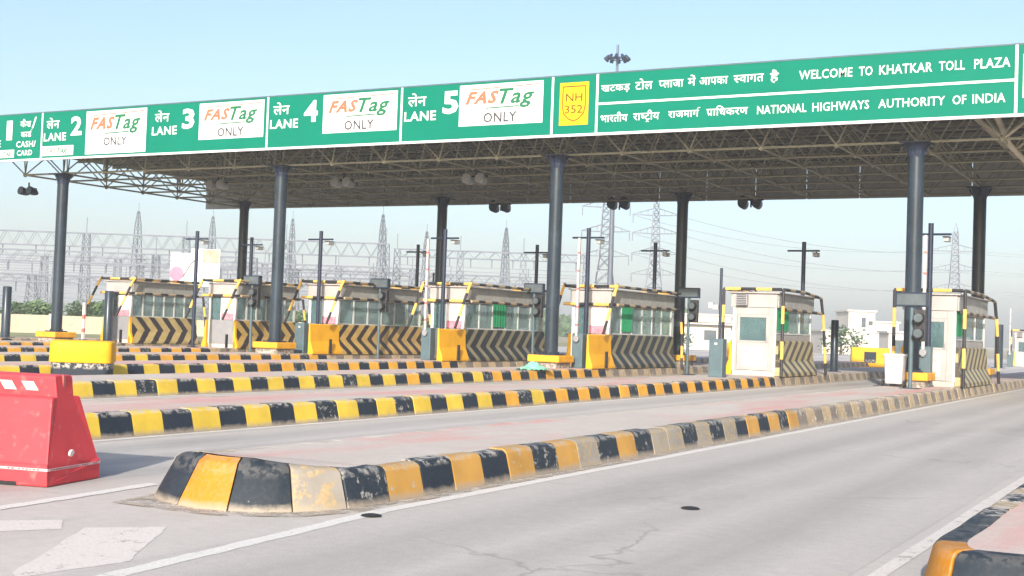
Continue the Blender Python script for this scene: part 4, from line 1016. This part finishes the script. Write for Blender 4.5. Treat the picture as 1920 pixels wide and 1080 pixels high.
# high mast lamp behind the canopy
t = thing('high_mast_light', (-49.5, 109, 0), 'high mast with a ring of floodlights showing above the canopy', 'street light')
MB().tube([(0, 0, 0), (0, 0, 28.2)], [.3, .11], 12).build('mast', M['pylon'], t, smooth=True)
mb = MB(); ring = [(0.8*math.cos(q*math.pi/6), 0.8*math.sin(q*math.pi/6), 26.9) for q in range(13)]; mb.tube(ring, .05, 6)
for q in range(4): mb.tube([(0, 0, 26.9), (0.8*math.cos(q*math.pi/2), 0.8*math.sin(q*math.pi/2), 26.9)], .04, 6)
mb.build('ring', M['navy'], t)
for q in range(10):
    a = q*math.tau/10; mb = MB(); mb.tube([(0.8*math.cos(a), 0.8*math.sin(a), 27.15), (1.15*math.cos(a), 1.15*math.sin(a), 26.75)], [.13, .21], 8); mb.build('lamp_head', M['navy'], t, smooth=True)

# ------------------------------------------------------------------ substation: pylons, lightning masts, gantries, wires
def lattice(mb, x, y, z0, z1, w0, w1, n, r):
    for k in range(n):
        a = z0+(z1-z0)*k/n; b = z0+(z1-z0)*(k+1)/n; wa = w0+(w1-w0)*k/n; wb = w0+(w1-w0)*(k+1)/n
        ca = [(x-wa, y-wa, a), (x+wa, y-wa, a), (x+wa, y+wa, a), (x-wa, y+wa, a)]; cb = [(x-wb, y-wb, b), (x+wb, y-wb, b), (x+wb, y+wb, b), (x-wb, y+wb, b)]
        for i in range(4):
            j = (i+1) % 4
            mb.tube([ca[i], cb[i]], r*1.3, 4); mb.tube([ca[i], cb[j]], r*.7, 3); mb.tube([ca[j], cb[i]], r*.7, 3); mb.tube([cb[i], cb[j]], r*.7, 3)
def spire(x, y, h, label, w0=1.0, r=.06):
    t = thing('lightning_mast', (x, y, 0), label, 'lattice mast', 'lattice masts of the substation')
    mb = MB(); lattice(mb, 0, 0, 0, h*.82, w0, .35, 11, r); mb.build('mast_body', M['pylon'], t)
    mb = MB(); lattice(mb, 0, 0, h*.82, h*.93, .35, .12, 3, r*.8); mb.tube([(0, 0, h*.93), (0, 0, h)], .05, 5); mb.build('mast_tip', M['pylon'], t)
for x, y, h, lb in [(-162.5, 161.6, 20.5, 'lattice mast above the leftmost booth'), (-165, 183, 21.7, 'lattice mast right of the billboard, below the roof corner'), (-164.5, 206, 23.5, 'lattice mast right of the second front column'),
                    (-131.3, 190, 22.4, 'tall lattice mast at the right end of the long gantry'), (-135.2, 210.8, 21, 'slim lattice spire by the tall raised boom'), (-111.9, 200.8, 20.7, 'slim lattice spire left of the centre column')]:
    spire(x, y, h, lb)
def pylon(x, y, h, rz, label, arms, aw, w0=3.4, r=.12):
    t = thing('pylon', (x, y, 0), label, 'pylon', 'transmission pylons with cross arms', rz)
    mb = MB(); lattice(mb, 0, 0, 0, h*.55, w0, 1.1, 6, r); lattice(mb, 0, 0, h*.55, h, 1.1, .55, 9, r*.85); mb.build('tower_body', M['pylon'], t)
    mb = MB(); mb.tube([(-.5, 0, h), (0, 0, h+2.2), (.5, 0, h)], r, 4); mb.build('tower_peak', M['pylon'], t)
    for z in arms:
        mb = MB()
        for sg in (-1, 1):
            for yy in (-.7, .7): mb.tube([(sg*.7, yy, z), (sg*aw, 0, z+.15)], r*.8, 4); mb.tube([(sg*.7, yy, z+1.5), (sg*aw, 0, z+.15)], r*.8, 4)
            for q in (.35, .65): mb.tube([(sg*aw*q, 0, z+.1), (sg*aw*q, 0, z+1.5*(1-q)+.2)], r*.6, 4)
            mb.tube([(sg*aw*.97, 0, z), (sg*aw*.97, 0, z-1.7)], .09, 5)
        mb.build('cross_arm', M['pylon'], t)
pylon(-108.8, 236.6, 30, R(20), 'pylon with spread arms right of the centre column', (16.5, 21.5, 26.5), 5.0)
pylon(-107.5, 260, 30.5, R(25), 'pylon with four pairs of arms left of a rear column', (14, 18.5, 23, 27), 5.2, 3.0)
pylon(-53.6, 312.5, 27.5, R(15), 'faint pylon above the rightmost booth', (14, 18.5, 23), 6.0, 4.2)
def gantry(a, b, zb, zt_, label, nm_=5, masts_up=2.5):
    a = Vector(a); b = Vector(b); d = (b-a); L_ = d.length; rz = math.atan2(d.y, d.x)
    t = thing('substation_gantry', (a.x, a.y, 0), label, 'gantry', 'steel gantries of the substation', rz)
    mb = MB(); n = int(L_/1.15)
    for yy in (-.5, .5):
        for z in (zb, zt_): mb.tube([(0, yy, z), (L_, yy, z)], .13, 4)
        for k in range(n):
            x0, x1 = L_*k/n, L_*(k+1)/n
            mb.tube([(x0, yy, zb if k % 2 else zt_), (x1, yy, zt_ if k % 2 else zb)], .035, 3)
    mb.build('beam', M['pylon'], t)
    for k in range(nm_):
        mb = MB(); x = L_*k/(nm_-1); lattice(mb, x, 0, 0, zt_, .8, .45, 7, .05); mb.tube([(x, 0, zt_), (x, 0, zt_+masts_up)], .05, 5); mb.build('gantry_mast', M['pylon'], t)
    for q in range(5):
        mb = MB(); yy = -2.5+1.2*q; z = zb-1.5-.55*(q*7 % 5); mb.tube([(0, yy, z), (L_, yy, z-.15)], .06, 4); mb.build('busbar', M['wire'], t)
    for k in range((nm_-1)*3):
        mb = MB(); x = L_*(k+.5)/((nm_-1)*3); mb.tube([(x, 0, zb), (x, 0, zb-1.4)], .09, 5); mb.build('insulator', M['pylon'], t)
gantry((-182, 128), (-113.5, 165.4), 11.2+.4, 14.6-.9, 'long high substation gantry left of the second front column', 6)
gantry((-176, 120), (-125, 147.8), 8.7, 10.3, 'lower gantry line crossing behind the billboard', 5)
gantry((-117.6, 174.6), (-90.4, 189.6), 12.4, 13.6, 'gantry spanning between the slim spires near the centre column', 4)
gantry((-150, 150), (-96, 180), 8.2, 9.4, 'low rear gantry seen behind the middle booths', 6, 1.5)
gantry((-190, 150), (-122, 186), 9.6, 10.9, 'rear gantry line between the two long upper gantries', 7, 2)
gantry((-168, 112), (-110, 143), 5.4, 6.4, 'lowest gantry line just above the booth roofs at the left', 6, 1.5)
def wires(pairs, label, group, sag=3):
    for a, b in pairs:
        a = Vector(a); b = Vector(b); P = [a+(b-a)*(q/14)-Vector((0, 0, sag*4*(q/14)*(1-q/14))) for q in range(15)]
        c = a; mb = MB(); mb.tube([p-c for p in P], .055, 4); tag(mb.build('power_line', M['wire'], None, c), label, 'power line', group)
prs = []
for z1_, z2_ in ((27, 23), (23, 18.5), (18.5, 14)):
    for sg in (-1, 1): prs.append(((-107.5+sg*4.7, 260+sg*2.2, z1_), (-53.6+sg*5.6, 312.5+sg*1.5, z2_)))
wires(prs, 'faint sagging power line between the pylons right of the rear columns', 'faint power lines')
prs = [((-53.6+sg*5.6, 312.5+sg*1.5, z), (60+sg*5, 330, z+3)) for z in (23, 18.5, 14) for sg in (-1, 1)]
wires(prs, 'faint power line running off to the right of the far pylon', 'faint power lines')

# ------------------------------------------------------------------ far right lanes
t = booth(0, 0, 3.6, 1, 'a', 'small far toll booth beyond the rightmost booth, at the right edge', None, loc_=(-11.2, 92.5, 0))
t['group'] = 'toll booths under the canopy'
b0 = [o for o in bpy.data.objects if o.name == 'boom_barrier'][0]
clone(b0, (-11.55, 88, 0), 'far raised white boom at the right edge beyond the rightmost booth', 'raised lane booms')

# ------------------------------------------------------------------ haze: one closed box of even air
mb = MB(); mb.box(-720, 620, -320, 720, -1.0, 36)
hz = mb.build('haze', []); hm = bpy.data.materials.new('haze_air'); hm.use_nodes = True; ht = hm.node_tree
for n_ in list(ht.nodes):
    if n_.type != 'OUTPUT_MATERIAL': ht.nodes.remove(n_)
pv = ht.nodes.new('ShaderNodeVolumePrincipled'); pv.inputs['Color'].default_value = (.88, .93, 1, 1); pv.inputs['Density'].default_value = .0008; pv.inputs['Anisotropy'].default_value = .0
ht.links.new(pv.outputs[0], ht.nodes['Material Output'].inputs['Volume'])
hz.data.materials.append(hm); hz['kind'] = 'stuff'
